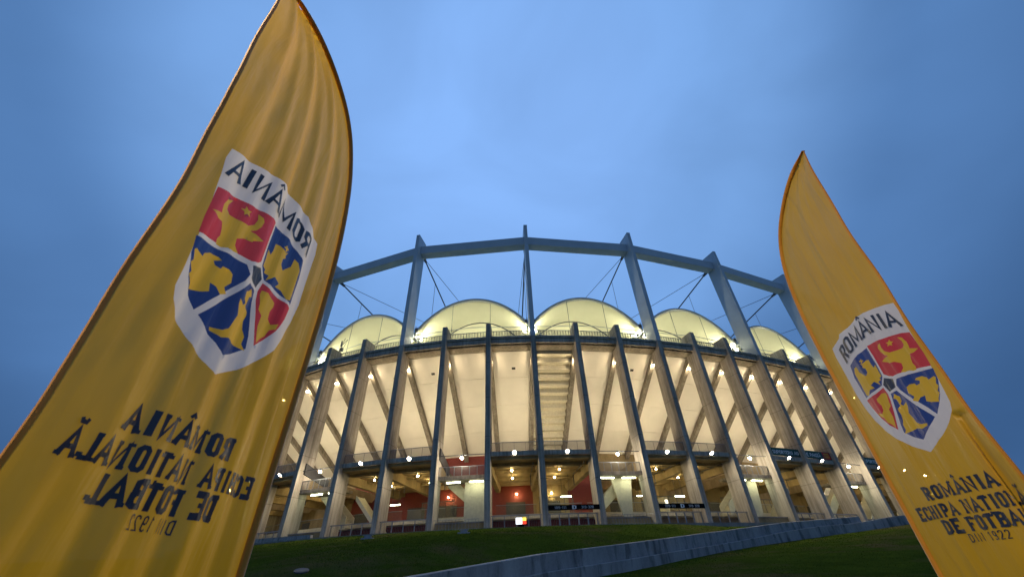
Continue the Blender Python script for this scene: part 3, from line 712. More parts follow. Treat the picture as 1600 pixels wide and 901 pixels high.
banner(5, 0.0, 1.0, 13.9, 14.95, 0.50, 'dark green banner reading I SUPORTERII AU on the walkway rail', lambda mb, pl, L: board_text(mb, pl, 'I SUPORTERII AU', L * 0.03, L * 0.96, 14.15, 14.62, 0))
banner(6, 0.0, 1.0, 13.9, 14.95, 0.50, 'dark green banner reading DE PAUZĂ ending in a red and yellow emblem', lambda mb, pl, L: board_text(mb, pl, 'DE PAUZĂ', L * 0.05, L * 0.62, 14.15, 14.62, 0), (.70, .98))
def d3(mb, pl, L):
    board_text(mb, pl, 'AU', L * 0.30, L * 0.52, 14.40, 14.75, 0); board_text(mb, pl, 'DE PAUZĂ', L * 0.12, L * 0.55, 13.98, 14.3, 0)
banner(4, 0.05, 0.95, 13.9, 14.95, 5.5, 'banner set back in the open bay, white words beside a red and yellow emblem', d3, (.60, .98))
banner(7, 0.05, 0.95, 13.9, 14.95, 5.5, 'banner set back behind the seventh pillar right of the central mast', lambda mb, pl, L: board_text(mb, pl, 'DE PAUZĂ', L * 0.08, L * 0.55, 14.1, 14.5, 0), (.60, .98))
banner(8, 0.0, 1.0, 13.9, 14.95, 0.50, 'dark green banner on the rail closest to the right-hand yellow flag', lambda mb, pl, L: board_text(mb, pl, 'SUPORTERII AU', L * 0.05, L * 0.96, 14.15, 14.62, 0))

# ------------------------------------------------------------------ guard rails at the foot of the arcade
for k in range(I0, I1):
    if is_open(k):
        t = thing('low_parapet', 'low concrete parapet at the foot of the ' + bay_name(k), 'parapet', bay_pt(k, .5, 0.8, ZF), 'low parapets in the open bays')
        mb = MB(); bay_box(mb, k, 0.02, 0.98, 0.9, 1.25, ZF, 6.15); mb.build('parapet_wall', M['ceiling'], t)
        mb = MB(); bay_box(mb, k, 0.02, 0.98, 0.8, 1.3, 6.16, 6.28); mb.build('coping', M['floor'], t)
        if k in (1, -2):
            mb = MB()
            for j in range(15): f = 0.06 + 0.0615 * j; mb.tube([bay_pt(k, f, -0.9, ZF + .1), bay_pt(k, f, -0.9, 6.35)], 0.016, 4)
            for z in (ZF + .1, 6.35): mb.tube([bay_pt(k, 0.06, -0.9, z), bay_pt(k, 0.92, -0.9, z)], 0.025, 5)
            for f in (.15, .8): mb.tube([bay_pt(k, f, -1.2, ZF), bay_pt(k, f, -0.6, ZF), bay_pt(k, f, -0.9, ZF + .12)], 0.02, 4)
            tag(mb.build('crowd_barrier', M['rail']), 'steel crowd barrier standing before the %s' % bay_name(k), 'barrier', 'steel crowd barriers')
        continue
    t = thing('guard_rail', 'blue grey guard rail closing the foot of the ' + bay_name(k), 'guard rail', bay_pt(k, .5, 0.7, ZF), 'guard rails at the foot of the arcade')
    n = 6 if k in (0, 2) else 5; wd = 0.013 if k in (0, 2) else 0.007
    top = 6.78
    mb = MB(); bay_box(mb, k, 0.0, 1.0, 0.64, 0.74, top - 0.1, top); bay_box(mb, k, 0, 1, 0.66, 0.72, ZF + .15, ZF + .21); mb.build('rail', M['rail'], t)
    for j in range(n):
        f = 0.03 + 0.94 * j / (n - 1)
        mb = MB(); bay_box(mb, k, f - wd, f + wd, 0.65, 0.73, ZF, top - 0.1); mb.build('post', M['rail'], t)
    mb = MB()
    for j in range(28):
        f = 0.05 + 0.9 * j / 27; bay_box(mb, k, f - .0012, f + .0012, 0.685, 0.695, ZF + .21, top - .1)
    mb.build('bars', M['rail'], t)

# ------------------------------------------------------------------ small things
mb = MB(); q = lambda x, r, z: WX(-0.5, x, r, z)
mb.hexa([q(-.12, -1.3, ZF + .25), q(1.12, -1.3, ZF + .25), q(1.12, -1.15, ZF + .25), q(-.12, -1.15, ZF + .25)], [q(-.12, -1.3, ZF + .98), q(1.12, -1.3, ZF + .98), q(1.12, -1.15, ZF + .98), q(-.12, -1.15, ZF + .98)])
mb.hexa([q(.2, -1.24, ZF), q(.8, -1.24, ZF), q(.8, -1.18, ZF), q(.2, -1.18, ZF)], [q(.2, -1.24, ZF + .25), q(.8, -1.24, ZF + .25), q(.8, -1.18, ZF + .25), q(.2, -1.18, ZF + .25)])
scr = mb.build('display_screen', M['black']); tag(scr, 'small glowing display screen on the grass edge left of the central mast', 'screen')
mb = MB()
for a, b, c, d, mi in ((-.08, .62, .30, .94, 0), (.64, 1.08, .62, .94, 1), (.64, 1.08, .30, .60, 2)):
    mb.face([q(a, -1.305, ZF + c), q(b, -1.305, ZF + c), q(b, -1.305, ZF + d), q(a, -1.305, ZF + d)], mi)
part(mb, 'picture', [M['screen_white'], M['screen_yellow'], M['screen_red']], scr, recalc=False)

mb = MB(); c = lambda x, r, z: WX(-5 + .02, x, r, z)            # aerial rig behind the pillar head
mb.tube([c(.1, 2.0, 31.8), c(.1, 2.0, 34.1)], .07, 6); mb.hexa([c(-.15, 1.85, 32.7), c(.35, 1.85, 32.7), c(.35, 2.25, 32.7), c(-.15, 2.25, 32.7)], [c(-.15, 1.85, 33.3), c(.35, 1.85, 33.3), c(.35, 2.25, 33.3), c(-.15, 2.25, 33.3)])
mb.hexa([c(-.25, 1.95, 33.7), c(-.05, 1.95, 33.7), c(-.05, 2.1, 33.7), c(-.25, 2.1, 33.7)], [c(-.25, 1.95, 34.7), c(-.05, 1.95, 34.7), c(-.05, 2.1, 34.7), c(-.25, 2.1, 34.7)])
mb.tube([c(.1, 2, 33.9), c(1.1, 2, 34.7), c(.5, 2, 33.2)], .05, 5); mb.tube([c(.1, 2, 34.0), c(.45, 2, 35.1)], .05, 5); mb.tube([c(-.4, 2, 33.6), c(.6, 2, 34.2)], .04, 5)
mb.ball(c(.35, 1.8, 32.9), .25, 0, 8, 5)
tag(mb.build('antenna_rig', M['dark_steel']), 'dark antenna rig bolted to a pillar head before the leftmost visible canopy', 'antenna')

# ------------------------------------------------------------------ terrain
WALL = [(-12.0, 14.0, -1.0, -2.0, -1.5), (-4.67, 22.0, 0.59, -0.85, -0.2), (1.67, 29.0, 1.66, 0.1, 0.75), (7.30, 34.0, 2.31, 0.70, 1.38), (13.12, 40.0, 3.07, 1.44, 2.10), (18.6, 44.8, 3.74, 2.12, 2.72), (24.39, 49.0, 4.41, 2.72, 3.45),
        (29.18, 52.0, 4.96, 3.18, 4.12), (35.0, 55.2, 5.42, 3.72, 4.75), (39.83, 57.5, 5.77, 4.14, 5.06), (43.11, 59.0, 5.99, 4.44, 5.36), (46.8, 60.5, 6.1, 4.75, 5.80), (50.3, 62.0, 6.25, 5.10, 6.18), (52.84, 63.0, 6.3, 5.3, 6.28), (58.5, 65.2, 6.3, 5.4, 6.3)]
WP = [Vector((a, b)) for a, b, *_ in WALL]
def wall_query(x, y):
    p = Vector((x, y)); best = (1e9, 0, 0, 0)
    for j in range(len(WP) - 1):
        a, b = WP[j], WP[j + 1]; d = b - a; t = max(0, min(1, (p - a).dot(d) / d.length_squared)); c = a + d * t
        ds = (p - c).length
        if ds < best[0]:
            best = (ds, j, t, d.x * (p.y - a.y) - d.y * (p.x - a.x))
    ds, j, t, side = best
    zt = WALL[j][2] + (WALL[j + 1][2] - WALL[j][2]) * t; zb = WALL[j][3] + (WALL[j + 1][3] - WALL[j][3]) * t
    return ds, side, zt, zb
AZ = [(math.atan2(*pos(I0 + .25 * j)), pos(I0 + .25 * j).length) for j in range(4 * (I1 - I0) + 1)]
def rho_at(az):
    if az <= AZ[0][0]: return AZ[0][1] + (AZ[0][0] - az) * 60
    for (a, r), (b, s) in zip(AZ[:-1], AZ[1:]):
        if a <= az <= b: return r + (s - r) * (az - a) / (b - a)
    return AZ[-1][1] + (az - AZ[-1][0]) * 60
def hnoise(x, y): return 0.10 * noise.noise(Vector((x * .22, y * .22, 3.1))) + 0.045 * noise.noise(Vector((x * .8, y * .8, 7.7)))
def h_up(x, y):
    rho = math.hypot(x, y); rc = rho_at(math.atan2(x, y)) - 2.6
    if y < 0: rho = max(0, abs(x) * 0.3)
    t = max(0, min(1.0, (rho - 4) / (rc - 4)))
    return -1.05 + 6.24 * t ** 1.12
def height(x, y):
    ds, side, zt, zb = wall_query(x, y)
    hu = h_up(x, y)
    f = max(0.0, min(1.0, ds / 7.0)); f = f * f * (3 - 2 * f)
    if side > 0 and ds < 0.28: return zb - .05
    if side > 0:
        w = (zt - 0.14) * (1 - f) + hu * f
        if x > 36: w = min(w, 5.18)
        return w + hnoise(x, y) * min(1, ds) * (1 if t_rel(x, y) < .93 else .3)
    low = zb - 0.055 * max(0, ds - 0.5)
    near = -1.0 - 0.01 * math.hypot(x, y)
    return max(low, min(near, -1.0)) + hnoise(x, y) * 0.6 * min(1, ds)
def t_rel(x, y): return math.hypot(x, y) / max(1, rho_at(math.atan2(x, y)) - 2.6)
def inside(x, y): return y > 5 and math.hypot(x, y) > rho_at(math.atan2(x, y)) - 1.5
def lawn(name, want_upper, kindname):
    st = 0.45; x0, x1, y0, y1 = -66, 84, -16, 80
    nx, ny = int((x1 - x0) / st), int((y1 - y0) / st)
    idx = {}; V = []; F = []
    def vid(a, b):
        if (a, b) not in idx:
            x, y = x0 + a * st, y0 + b * st; idx[(a, b)] = len(V); V.append((x, y, height(x, y)))
        return idx[(a, b)]
    for a in range(nx):
        for b in range(ny):
            x, y = x0 + (a + .5) * st, y0 + (b + .5) * st
            if inside(x, y): continue
            F.append((vid(a, b), vid(a + 1, b), vid(a + 1, b + 1), vid(a, b + 1)))
    me = bpy.data.meshes.new(name); me.from_pydata(V, [], F); me.materials.append(M['grass'])
    me.polygons.foreach_set('use_smooth', [True] * len(F)); me.update()
    o = bpy.data.objects.new(name, me); C.objects.link(o); return tag(o, kind='structure')
lawn('grass_slope', True, None)
mb = MB(); mb.face([(-2500, -2500, -2.6), (2500, -2500, -2.6), (2500, 2500, -2.6), (-2500, 2500, -2.6)]); tag(mb.build('ground', M['ground'], recalc=False), kind='structure')
# blades of grass on the slope
V, F = [], []
rg = random.Random(3)
n = 0
while n < 95000:
    az = R(rg.uniform(-36, 44)); rr = rg.uniform(0.20, 1.0) ** 0.8
    rho = (rho_at(az) - 1.7) * rr; x, y = rho * math.sin(az), rho * math.cos(az)
    if wall_query(x, y)[0] < 1.0: n += 1; continue
    z = height(x, y) - 0.01; hh = rg.uniform(.03, .085) * (0.7 + 0.6 * rr); w = .010 + .012 * rr; a = rg.uniform(0, math.pi); lx, ly = rg.uniform(-.03, .03), rg.uniform(-.03, .03)
    k = len(V); V += [(x - w * math.cos(a), y - w * math.sin(a), z), (x + w * math.cos(a), y + w * math.sin(a), z), (x + lx, y + ly, z + hh)]; F.append((k, k + 1, k + 2)); n += 1
me = bpy.data.meshes.new('grass'); me.from_pydata(V, [], F); me.materials.append(M['blade']); me.update()
o = bpy.data.objects.new('grass', me); C.objects.link(o); tag(o, 'short green grass covering the mound in front of the stadium', 'grass', kind='stuff')
# retaining wall in two steps
t = thing('retaining_wall', 'long stained concrete retaining wall stepping up the lawn towards the stadium', 'wall', (WP[4].x, WP[4].y, WALL[4][3]))
def offs(j, d):
    a = WP[max(j - 1, 0)]; b = WP[min(j + 1, len(WP) - 1)]; tt = (b - a).normalized(); nn = Vector((-tt.y, tt.x))
    return WP[j] + nn * d
def wall_mesh(js, d0, d1, ztop, zbot, name):
    mb = MB(); rows = []
    P0 = [offs(j, d0) for j in js]; P1 = [offs(j, d1) for j in js]
    rows = [[(p.x, p.y, zbot(j)) for p, j in zip(P0, js)], [(p.x, p.y, ztop(j) - .03) for p, j in zip(P0, js)], [(p.x * 1 + (q.x - p.x) * .06, p.y + (q.y - p.y) * .06, ztop(j)) for p, q, j in zip(P0, P1, js)],
            [(q.x, q.y, ztop(j)) for q, j in zip(P1, js)], [(q.x, q.y, zbot(j)) for q, j in zip(P1, js)]]
    mb.grid(rows)
    for e in (0, -1): mb.face([r_[e] for r_ in rows])
    return mb.build(name, M['wall_concrete'], t)
wall_mesh(range(0, 11), 0.0, 0.95, lambda j: WALL[j][2], lambda j: WALL[j][3] - 1.2, 'upper_wall')
wall_mesh(range(0, 15), -0.32, -0.005, lambda j: WALL[j][4] if j > 9 else WALL[j][4], lambda j: WALL[j][3] - 1.2, 'lower_wall')
# kerb wall at the left foot of the arcade
mb = MB(); js = [I0 + .5 * a for a in range(int((-3.6 - I0) / .5) + 1)]
rows = [[W(j, -1.9, 4.2) for j in js], [W(j, -1.9, 5.62 + .06 * (-3.6 - j)) for j in js], [W(j, -1.5, 5.62 + .06 * (-3.6 - j)) for j in js], [W(j, -1.5, 4.2) for j in js]]
mb.grid(rows); mb.face([r_[-1] for r_ in rows]); mb.face([r_[0] for r_ in rows])
tag(mb.build('kerb_wall', M['wall_concrete']), 'low concrete kerb wall along the lawn beside the left flag', 'kerb wall')
# fixtures on the lawn
def lawn_point(azd, el):
    a = R(azd); lo = 8.0
    best = None
    for s in range(400):
        rho = 8 + s * .13; x, y = rho * math.sin(a), rho * math.cos(a)
        e = height(x, y) / rho
        if e >= el: return Vector((x, y, height(x, y)))
    return Vector((x, y, height(x, y)))
for azd, el, lab in ((-18.28, .0915, 'grey ground light on the grass below the third pillar left of the central mast'), (-7.03, .099, 'low grey ground light on the grass closest to the central mast')):
    p = lawn_point(azd, el - .002); mb = MB()
    def bx(x0, x1, y0, y1, z0, z1, mi=0): mb.hexa([p + Vector(v) for v in ((x0, y0, z0), (x1, y0, z0), (x1, y1, z0), (x0, y1, z0))], [p + Vector(v) for v in ((x0, y0, z1), (x1, y0, z1), (x1, y1, z1), (x0, y1, z1))], mi)
    bx(-.55, .55, -.30, .30, -.15, .06); bx(-.30, .30, -.18, .18, .061, .24); bx(-.42, .42, -.22, .22, .241, .29)
    tag(mb.build('ground_light', M['rail']), lab, 'ground light', 'ground lights on the lawn')
p = lawn_point(-24.6, .036); mb = MB(); e = .3
nrm = Vector((-(height(p.x + e, p.y) - height(p.x - e, p.y)) / (2 * e), -(height(p.x, p.y + e) - height(p.x, p.y - e)) / (2 * e), 1)).normalized()
mb.tube([p - nrm * .1, p + nrm * .05], .34, 20); mb.tube([p + nrm * .051, p + nrm * .065], .27, 20)
tag(mb.build('manhole_cover', M['housing']), 'round grey manhole cover in the grass beside the left flag', 'manhole cover')

# ------------------------------------------------------------------ feather flags
CREST = {"shield":[[0.845,1.464],[0.785,1.49],[0.696,1.519],[0.611,1.538],[0.525,1.55],[0.492,1.538],[0.42,1.533],[0.311,1.53],[0.279,1.507],[0.202,1.491],[0.158,1.484],[0.146,1.412],[0.147,1.314],[0.146,1.205],[0.141,1.094],[0.152,0.983],[0.176,0.892],[0.218,0.806],[0.28,0.731],[0.355,0.662],[0.457,0.601],[0.528,0.626],[0.612,0.668],[0.682,0.711],[0.741,0.763],[0.762,0.806],[0.77,0.871],[0.785,0.973],[0.798,1.092],[0.814,1.203],[0.831,1.318],[0.845,1.404]],"bullp":[[0.481,1.333],[0.576,1.323],[0.679,1.301],[0.763,1.277],[0.816,1.252],[0.812,1.19],[0.805,1.101],[0.794,1.026],[0.726,1.044],[0.646,1.062],[0.58,1.073],[0.53,1.076],[0.498,1.091],[0.471,1.117],[0.475,1.172],[0.482,1.248]],"eaglep":[[0.241,1.292],[0.362,1.324],[0.469,1.326],[0.466,1.263],[0.465,1.205],[0.452,1.112],[0.427,1.088],[0.406,1.063],[0.314,1.053],[0.215,1.043],[0.215,1.13],[0.214,1.205]],"pent":[[0.454,1.097],[0.518,1.061],[0.496,1.011],[0.433,1.004],[0.417,1.061]],"birdp":[[0.541,1.051],[0.629,1.042],[0.724,1.023],[0.794,1.009],[0.778,0.939],[0.734,0.862],[0.688,0.811],[0.646,0.774],[0.617,0.825],[0.563,0.907],[0.519,0.982],[0.512,1.017]],"lionp":[[0.208,1.029],[0.317,1.033],[0.405,1.047],[0.411,0.999],[0.402,0.957],[0.37,0.878],[0.328,0.778],[0.287,0.823],[0.249,0.887],[0.219,0.965]],"dolp":[[0.431,0.991],[0.487,0.991],[0.526,0.921],[0.578,0.833],[0.624,0.765],[0.55,0.72],[0.462,0.675],[0.408,0.706],[0.356,0.751],[0.367,0.803],[0.4,0.892]],"bull":[[0.722,1.269],[0.749,1.251],[0.759,1.213],[0.754,1.189],[0.747,1.172],[0.794,1.146],[0.752,1.139],[0.724,1.144],[0.71,1.117],[0.701,1.089],[0.706,1.066],[0.698,1.044],[0.674,1.047],[0.652,1.06],[0.622,1.063],[0.597,1.072],[0.629,1.091],[0.637,1.12],[0.601,1.149],[0.564,1.156],[0.561,1.164],[0.519,1.19],[0.563,1.199],[0.591,1.199],[0.57,1.217],[0.557,1.245],[0.554,1.276],[0.565,1.292],[0.591,1.297],[0.582,1.268],[0.587,1.237],[0.612,1.213],[0.665,1.202],[0.709,1.195],[0.73,1.209],[0.734,1.234]],"star":[[0.662,1.286],[0.662,1.269],[0.679,1.261],[0.66,1.257],[0.656,1.241],[0.645,1.254],[0.624,1.252],[0.637,1.265],[0.628,1.28],[0.647,1.274]],"eagle":[[0.338,1.264],[0.354,1.252],[0.401,1.259],[0.425,1.251],[0.423,1.214],[0.429,1.186],[0.451,1.2],[0.45,1.176],[0.446,1.15],[0.445,1.115],[0.423,1.111],[0.423,1.094],[0.394,1.096],[0.399,1.066],[0.377,1.092],[0.363,1.109],[0.323,1.098],[0.339,1.07],[0.297,1.074],[0.259,1.047],[0.236,1.056],[0.236,1.092],[0.241,1.185],[0.241,1.223],[0.265,1.257],[0.294,1.259],[0.297,1.212],[0.331,1.167],[0.357,1.184],[0.36,1.212],[0.343,1.228],[0.349,1.24]],"cross":[[0.347,1.282],[0.359,1.278],[0.362,1.286],[0.371,1.283],[0.369,1.275],[0.38,1.271],[0.376,1.264],[0.366,1.267],[0.362,1.255],[0.35,1.259],[0.354,1.27],[0.342,1.273]],"bird":[[0.574,0.978],[0.598,0.987],[0.632,0.979],[0.635,0.964],[0.66,0.966],[0.672,0.98],[0.647,0.997],[0.661,1.004],[0.702,0.998],[0.724,0.979],[0.725,0.963],[0.767,0.968],[0.774,0.959],[0.753,0.926],[0.759,0.911],[0.735,0.886],[0.739,0.873],[0.712,0.848],[0.703,0.83],[0.656,0.846],[0.632,0.861],[0.644,0.893],[0.613,0.893],[0.584,0.876],[0.559,0.893],[0.582,0.911],[0.562,0.944]],"lion":[[0.363,1.019],[0.395,1.013],[0.396,0.992],[0.38,0.952],[0.376,0.927],[0.348,0.911],[0.346,0.86],[0.335,0.826],[0.321,0.795],[0.305,0.823],[0.286,0.842],[0.278,0.877],[0.254,0.892],[0.249,0.92],[0.281,0.902],[0.306,0.92],[0.313,0.951],[0.302,0.982],[0.305,1.001],[0.335,1.01]],"dol":[[0.458,0.981],[0.469,0.963],[0.484,0.95],[0.476,0.921],[0.458,0.909],[0.469,0.893],[0.504,0.904],[0.5,0.881],[0.474,0.841],[0.483,0.813],[0.49,0.775],[0.512,0.756],[0.559,0.748],[0.553,0.736],[0.505,0.729],[0.471,0.743],[0.429,0.741],[0.389,0.741],[0.357,0.742],[0.382,0.761],[0.383,0.792],[0.403,0.816],[0.415,0.849],[0.412,0.875],[0.417,0.892],[0.449,0.9],[0.449,0.925],[0.448,0.945],[0.43,0.959]]}
def lerp_tab(tab, x):
    if x <= tab[0][0]: return tab[0][1]
    for (a, b), (c, d) in zip(tab[:-1], tab[1:]):
        if x <= c: return b + (d - b) * (x - a) / (c - a)
    return tab[-1][1]
def smooth_curve(pts, n):
    """Catmull-Rom through (u,z) points, n samples evenly spread by length"""
    P = [Vector(p) for p in pts]; P = [P[0] * 2 - P[1]] + P + [P[-1] * 2 - P[-2]]; out = []
    for i in range(1, len(P) - 2):
        for k in range(24):
            t = k / 24; a, b, c, d = P[i - 1], P[i], P[i + 1], P[i + 2]
            out.append(.5 * ((2 * b) + (c - a) * t + (2 * a - 5 * b + 4 * c - d) * t * t + (3 * b - a - 3 * c + d) * t ** 3))
    out.append(P[-2]); L = [0]
    for a, b in zip(out[:-1], out[1:]): L.append(L[-1] + (b - a).length)
    res = []; j = 0
    for k in range(n):
        s = L[-1] * k / (n - 1)
        while j < len(L) - 2 and L[j + 1] < s: j += 1
        t = (s - L[j]) / max(1e-9, L[j + 1] - L[j]); res.append(out[j].lerp(out[j + 1], t))
    return res
def feather_flag(label, al, D, pole_az, sgn, pole_pts, free_pts, zoff, folds, pleat, ground_z, lines, text_dz, crest_dz, seed, crinkle, crest_warp):
    al = R(al); nrm = Vector((math.sin(al), math.cos(al), 0)); tg = Vector((math.cos(al), -math.sin(al), 0))
    T0 = D * math.tan(R(pole_az) - al)
    def place(u, z, w): return nrm * (D - w) + tg * (T0 + sgn * u) + Vector((0, 0, z))
    foot = place(0, ground_z, 0)
    root = thing('feather_flag', label, 'flag', foot, 'yellow feather flags')
    uF, hid = pleat                                            # a pleat at u = uF hides `hid` metres of cloth low down
    def amp(z): t = max(0, min(1, (0.75 - z) / 0.45)); return hid * t * t * (3 - 2 * t)
    NV = 190
    PC = smooth_curve(pole_pts, NV); FC = smooth_curve(free_pts, NV)
    ptab = [(p.y, p.x) for p in PC if True]; zt = max(p.y for p in PC)
    ftab = [(p.y, p.x) for p in FC]
    up = lambda z: lerp_tab(ptab[:max(range(len(ptab)), key=lambda q_: ptab[q_][0]) + 1], z)
    uf = lambda z: lerp_tab(ftab, z)
    rg = random.Random(seed)
    def wave(u, z):
        a, b = up(z), uf(z); f = (u - a) / max(0.05, b - a); f = max(0, min(1, f)); env = math.sin(math.pi * min(1, max(0, f))) ** 0.6 if 0 < f < 1 else 0
        w = 0
        for am, fr, ph, dr, kink in folds:
            x = fr * (f + dr * (z - 1) + 0.03 * math.sin(2.2 * z + ph)) * 2 * math.pi + ph
            s_ = math.sin(x); w += am * (s_ + kink * abs(s_) * s_)
        edge = 0.006 * math.sin(z * 9 + ph) * f * f + crinkle * (0.25 + 2.2 * max(0, f - .6)) * (noise.noise(Vector((u * 16 + z * 3, z * 5.0, seed))) + .5 * noise.noise(Vector((u * 34, z * 13.0, seed + 5)))) * (1 - f ** 8)
        return w * env + edge + 0.02 * math.sin(math.pi * f) * math.sin(1.3 * z + 0.4)
    def surf(s, z, off=0.0):
        h = amp(z)
        if h < 1e-4 or s <= uF: u, w = (s if s <= uF else max(uF, s - h)), 0
        elif s <= uF + h * .5: t = (s - uF) / (h * .5); u, w = uF - h * .30 * t, -0.003 - 0.02 * min(1, t * 2.2)
        elif s <= uF + h: t = (s - uF - h * .5) / (h * .5); u, w = uF - h * .30 * (1 - t), -0.030
        else: u = s - h; w = -0.030 * max(0, 1 - (u - uF) / 0.09)
        return place(u, z, wave(u, z) + w + off)
    mb = MB(); mats = [M['cloth'], M['print_white'], M['print_red'], M['print_blue'], M['print_black'], M['print_gold']]
    # one cloth: crest panels and figures are dyed into it, so the triangulation follows their outlines
    def warp(p): return (p[0] - 1.15 * crest_warp * max(0, min(1, (p[0] - .42) / .36)) + .65 * crest_warp * max(0, min(1, (.42 - p[0]) / .26)), p[1] + crest_dz + crest_warp * .8 * max(0, 1 - abs(p[0] - .45) / .3) * max(0, min(1, (p[1] - 1.1) / .4)))
    CW = {k_: [warp(p) for p in v_] for k_, v_ in CREST.items()}
    outline = [(p.x, p.y) for p in PC] + [(p.x + amp(p.y), p.y) for p in reversed(FC[:-1])]
    def dens(pts, d):
        o_ = []
        for (x0, y0), (x1, y1) in zip(pts, pts[1:] + pts[:1]):
            n_ = max(1, int(math.hypot(x1 - x0, y1 - y0) / d + .99))
            o_ += [(x0 + (x1 - x0) * j / n_, y0 + (y1 - y0) * j / n_) for j in range(n_)]
        return o_
    def in_poly(pts, u, z):
        r_ = False
        for (x0, y0), (x1, y1) in zip(pts, pts[1:] + pts[:1]):
            if (y0 > z) != (y1 > z) and u < (x1 - x0) * (z - y0) / (y1 - y0) + x0: r_ = not r_
        return r_
    def box_of(pts): return (min(p[0] for p in pts), max(p[0] for p in pts), min(p[1] for p in pts), max(p[1] for p in pts))
    LAY = [('shield', 1), ('bullp', 2), ('eaglep', 3), ('birdp', 3), ('lionp', 2), ('dolp', 3), ('pent', 4), ('bull', 5), ('star', 5), ('eagle', 5), ('cross', 5), ('bird', 5), ('lion', 5), ('dol', 5)]
    pts2, edges2 = [], []
    for loop in [outline] + [CW[n_] for n_, _ in LAY]:
        d_ = dens(loop, .018); k_ = len(pts2); pts2 += [Vector(p) for p in d_]; edges2 += [(k_ + j, k_ + (j + 1) % len(d_)) for j in range(len(d_))]
    xs = []; x_ = .006
    while x_ < 1.1:
        xs.append(x_); x_ += .008 if (hid and uF - .03 < x_ < uF + hid + .03) else .0165
    zz = pole_pts[0][1] + .008; row_ = 0
    while zz < 3.0:
        for x_ in xs: pts2.append(Vector((x_ + (.004 if row_ % 2 else 0), zz)))
        zz += .017; row_ += 1
    cd = delaunay_2d_cdt(pts2, edges2, [], 0, 1e-5)
    cv, cf = cd[0], cd[2]
    boxes = {n_: box_of(CW[n_]) for n_, _ in LAY}
    lookup = {}
    base_k = len(mb.v)
    mb.v += [tuple(surf(p.x, p.y)) for p in cv]
    otab = dens(outline, .05)
    for f in cf:
        u_ = sum(cv[q_].x for q_ in f) / 3; z_ = sum(cv[q_].y for q_ in f) / 3
        if not in_poly(otab, u_, z_): continue
        mi = 0
        for n_, m_ in LAY:
            bx_ = boxes[n_]
            if bx_[0] <= u_ <= bx_[1] and bx_[2] <= z_ <= bx_[3] and in_poly(CW[n_], u_, z_): mi = m_
        mb.f.append(tuple(base_k + q_ for q_ in f)); mb.m.append(mi)
    cloth_faces = len(mb.f)
    base = [(.20, 1.305), (.30, 1.352), (.42, 1.382), (.53, 1.392), (.64, 1.376), (.74, 1.340), (.83, 1.296)]
    def put(quads, off):
        for pts, lv in quads: poly_quad([(u, z) for u, z in pts], off + .00025 * lv)
    def poly_quad(pts, off):
        # split long strokes so they follow the cloth
        (a, b, c, d) = [Vector(p) for p in pts]; n = max(1, int(max((d - a).length, (c - b).length) / .018) + 1)
        for j in range(n):
            t0, t1 = j / n, (j + 1) / n
            q = [a.lerp(d, t0), b.lerp(c, t0), b.lerp(c, t1), a.lerp(d, t1)]
            mb.face([surf(p.x, p.y, off) for p in q], 4)
    put(text_quads('ROMÂNIA', .225 + .5 * crest_warp, .805 - .9 * crest_warp, lambda u: lerp_tab(base, u) + crest_dz, lambda u: lerp_tab(base, u) + crest_dz + (.118 if u > .35 else .118), 0.2, 0.0, 0.09), .0042)
    for txt, u0, u1, z0, z1, w, sl in lines: put(text_quads(txt, u0, u1, z0 + text_dz, z1 + text_dz, w, sl, 0.24 if sl else .22), .0026)
    ban = mb.build('banner', mats, root, smooth=False, recalc=False)
    sm = [i < cloth_faces for i in range(len(ban.data.polygons))]
    ban.data.polygons.foreach_set('use_smooth', sm)
    # pole sleeve, hem, pole
    mb = MB(); rows = []; SW = 0.030
    tip_n = NV - 2
    for v in range(NV):
        a = PC[v]; dv = (PC[min(v + 1, NV - 1)] - PC[max(v - 1, 0)]).normalized(); side = Vector((dv.y, -dv.x))
        wd = SW * min(1, max(0.25, (NV - 1 - v) / 10))
        ring = []
        for j in range(9):
            t_ = 2 * math.pi * j / 8; p_ = a + side * (wd * .62 * math.cos(t_) + wd * .2); ring.append(place(p_.x, p_.y, .016 * math.sin(t_) * min(1, .4 + wd / SW)))
        rows.append(ring)
    mb.grid(rows); mb.build('pole_sleeve', M['hem'], root, smooth=True, recalc=False)
    mb = MB(); rows = []
    for v in range(NV):
        a, b = PC[v], FC[v]; hw = 0.010 * min(1, (NV - 1 - v) / 14 + .1)
        h = amp(b.y); rows.append([surf(b.x + h - hw, b.y, .004), surf(b.x + h + .004, b.y, .004), surf(b.x + h + .004, b.y, -.004), surf(b.x + h - hw, b.y, -.004)])
    mb.grid(rows); mb.build('hem', M['hem'], root, recalc=False)
    mb = MB(); pts = [place(0, ground_z - .3, 0), place(0, pole_pts[0][1], 0)] + [place(PC[v].x, PC[v].y, 0) for v in range(2, NV - 6, 4)]
    rr = [.016, .016] + [.014 - .009 * (v / NV) for v in range(2, NV - 6, 4)]
    mb.tube(pts, rr, 8); mb.build('pole', M['dark_steel'], root)
    mb = MB(); mb.tube([foot + Vector((0, 0, .0)), foot + Vector((0, 0, .03))], [.14, .10], 14); mb.tube([foot + Vector((0, 0, .03)), foot + Vector((0, 0, .30))], .026, 10); mb.build('ground_socket', M['housing'], root)
    return root
def gh(al, D, az):
    a = R(al); p = Vector((math.sin(a), math.cos(a))) * D + Vector((math.cos(a), -math.sin(a))) * D * math.tan(R(az) - a); return height(p.x, p.y)
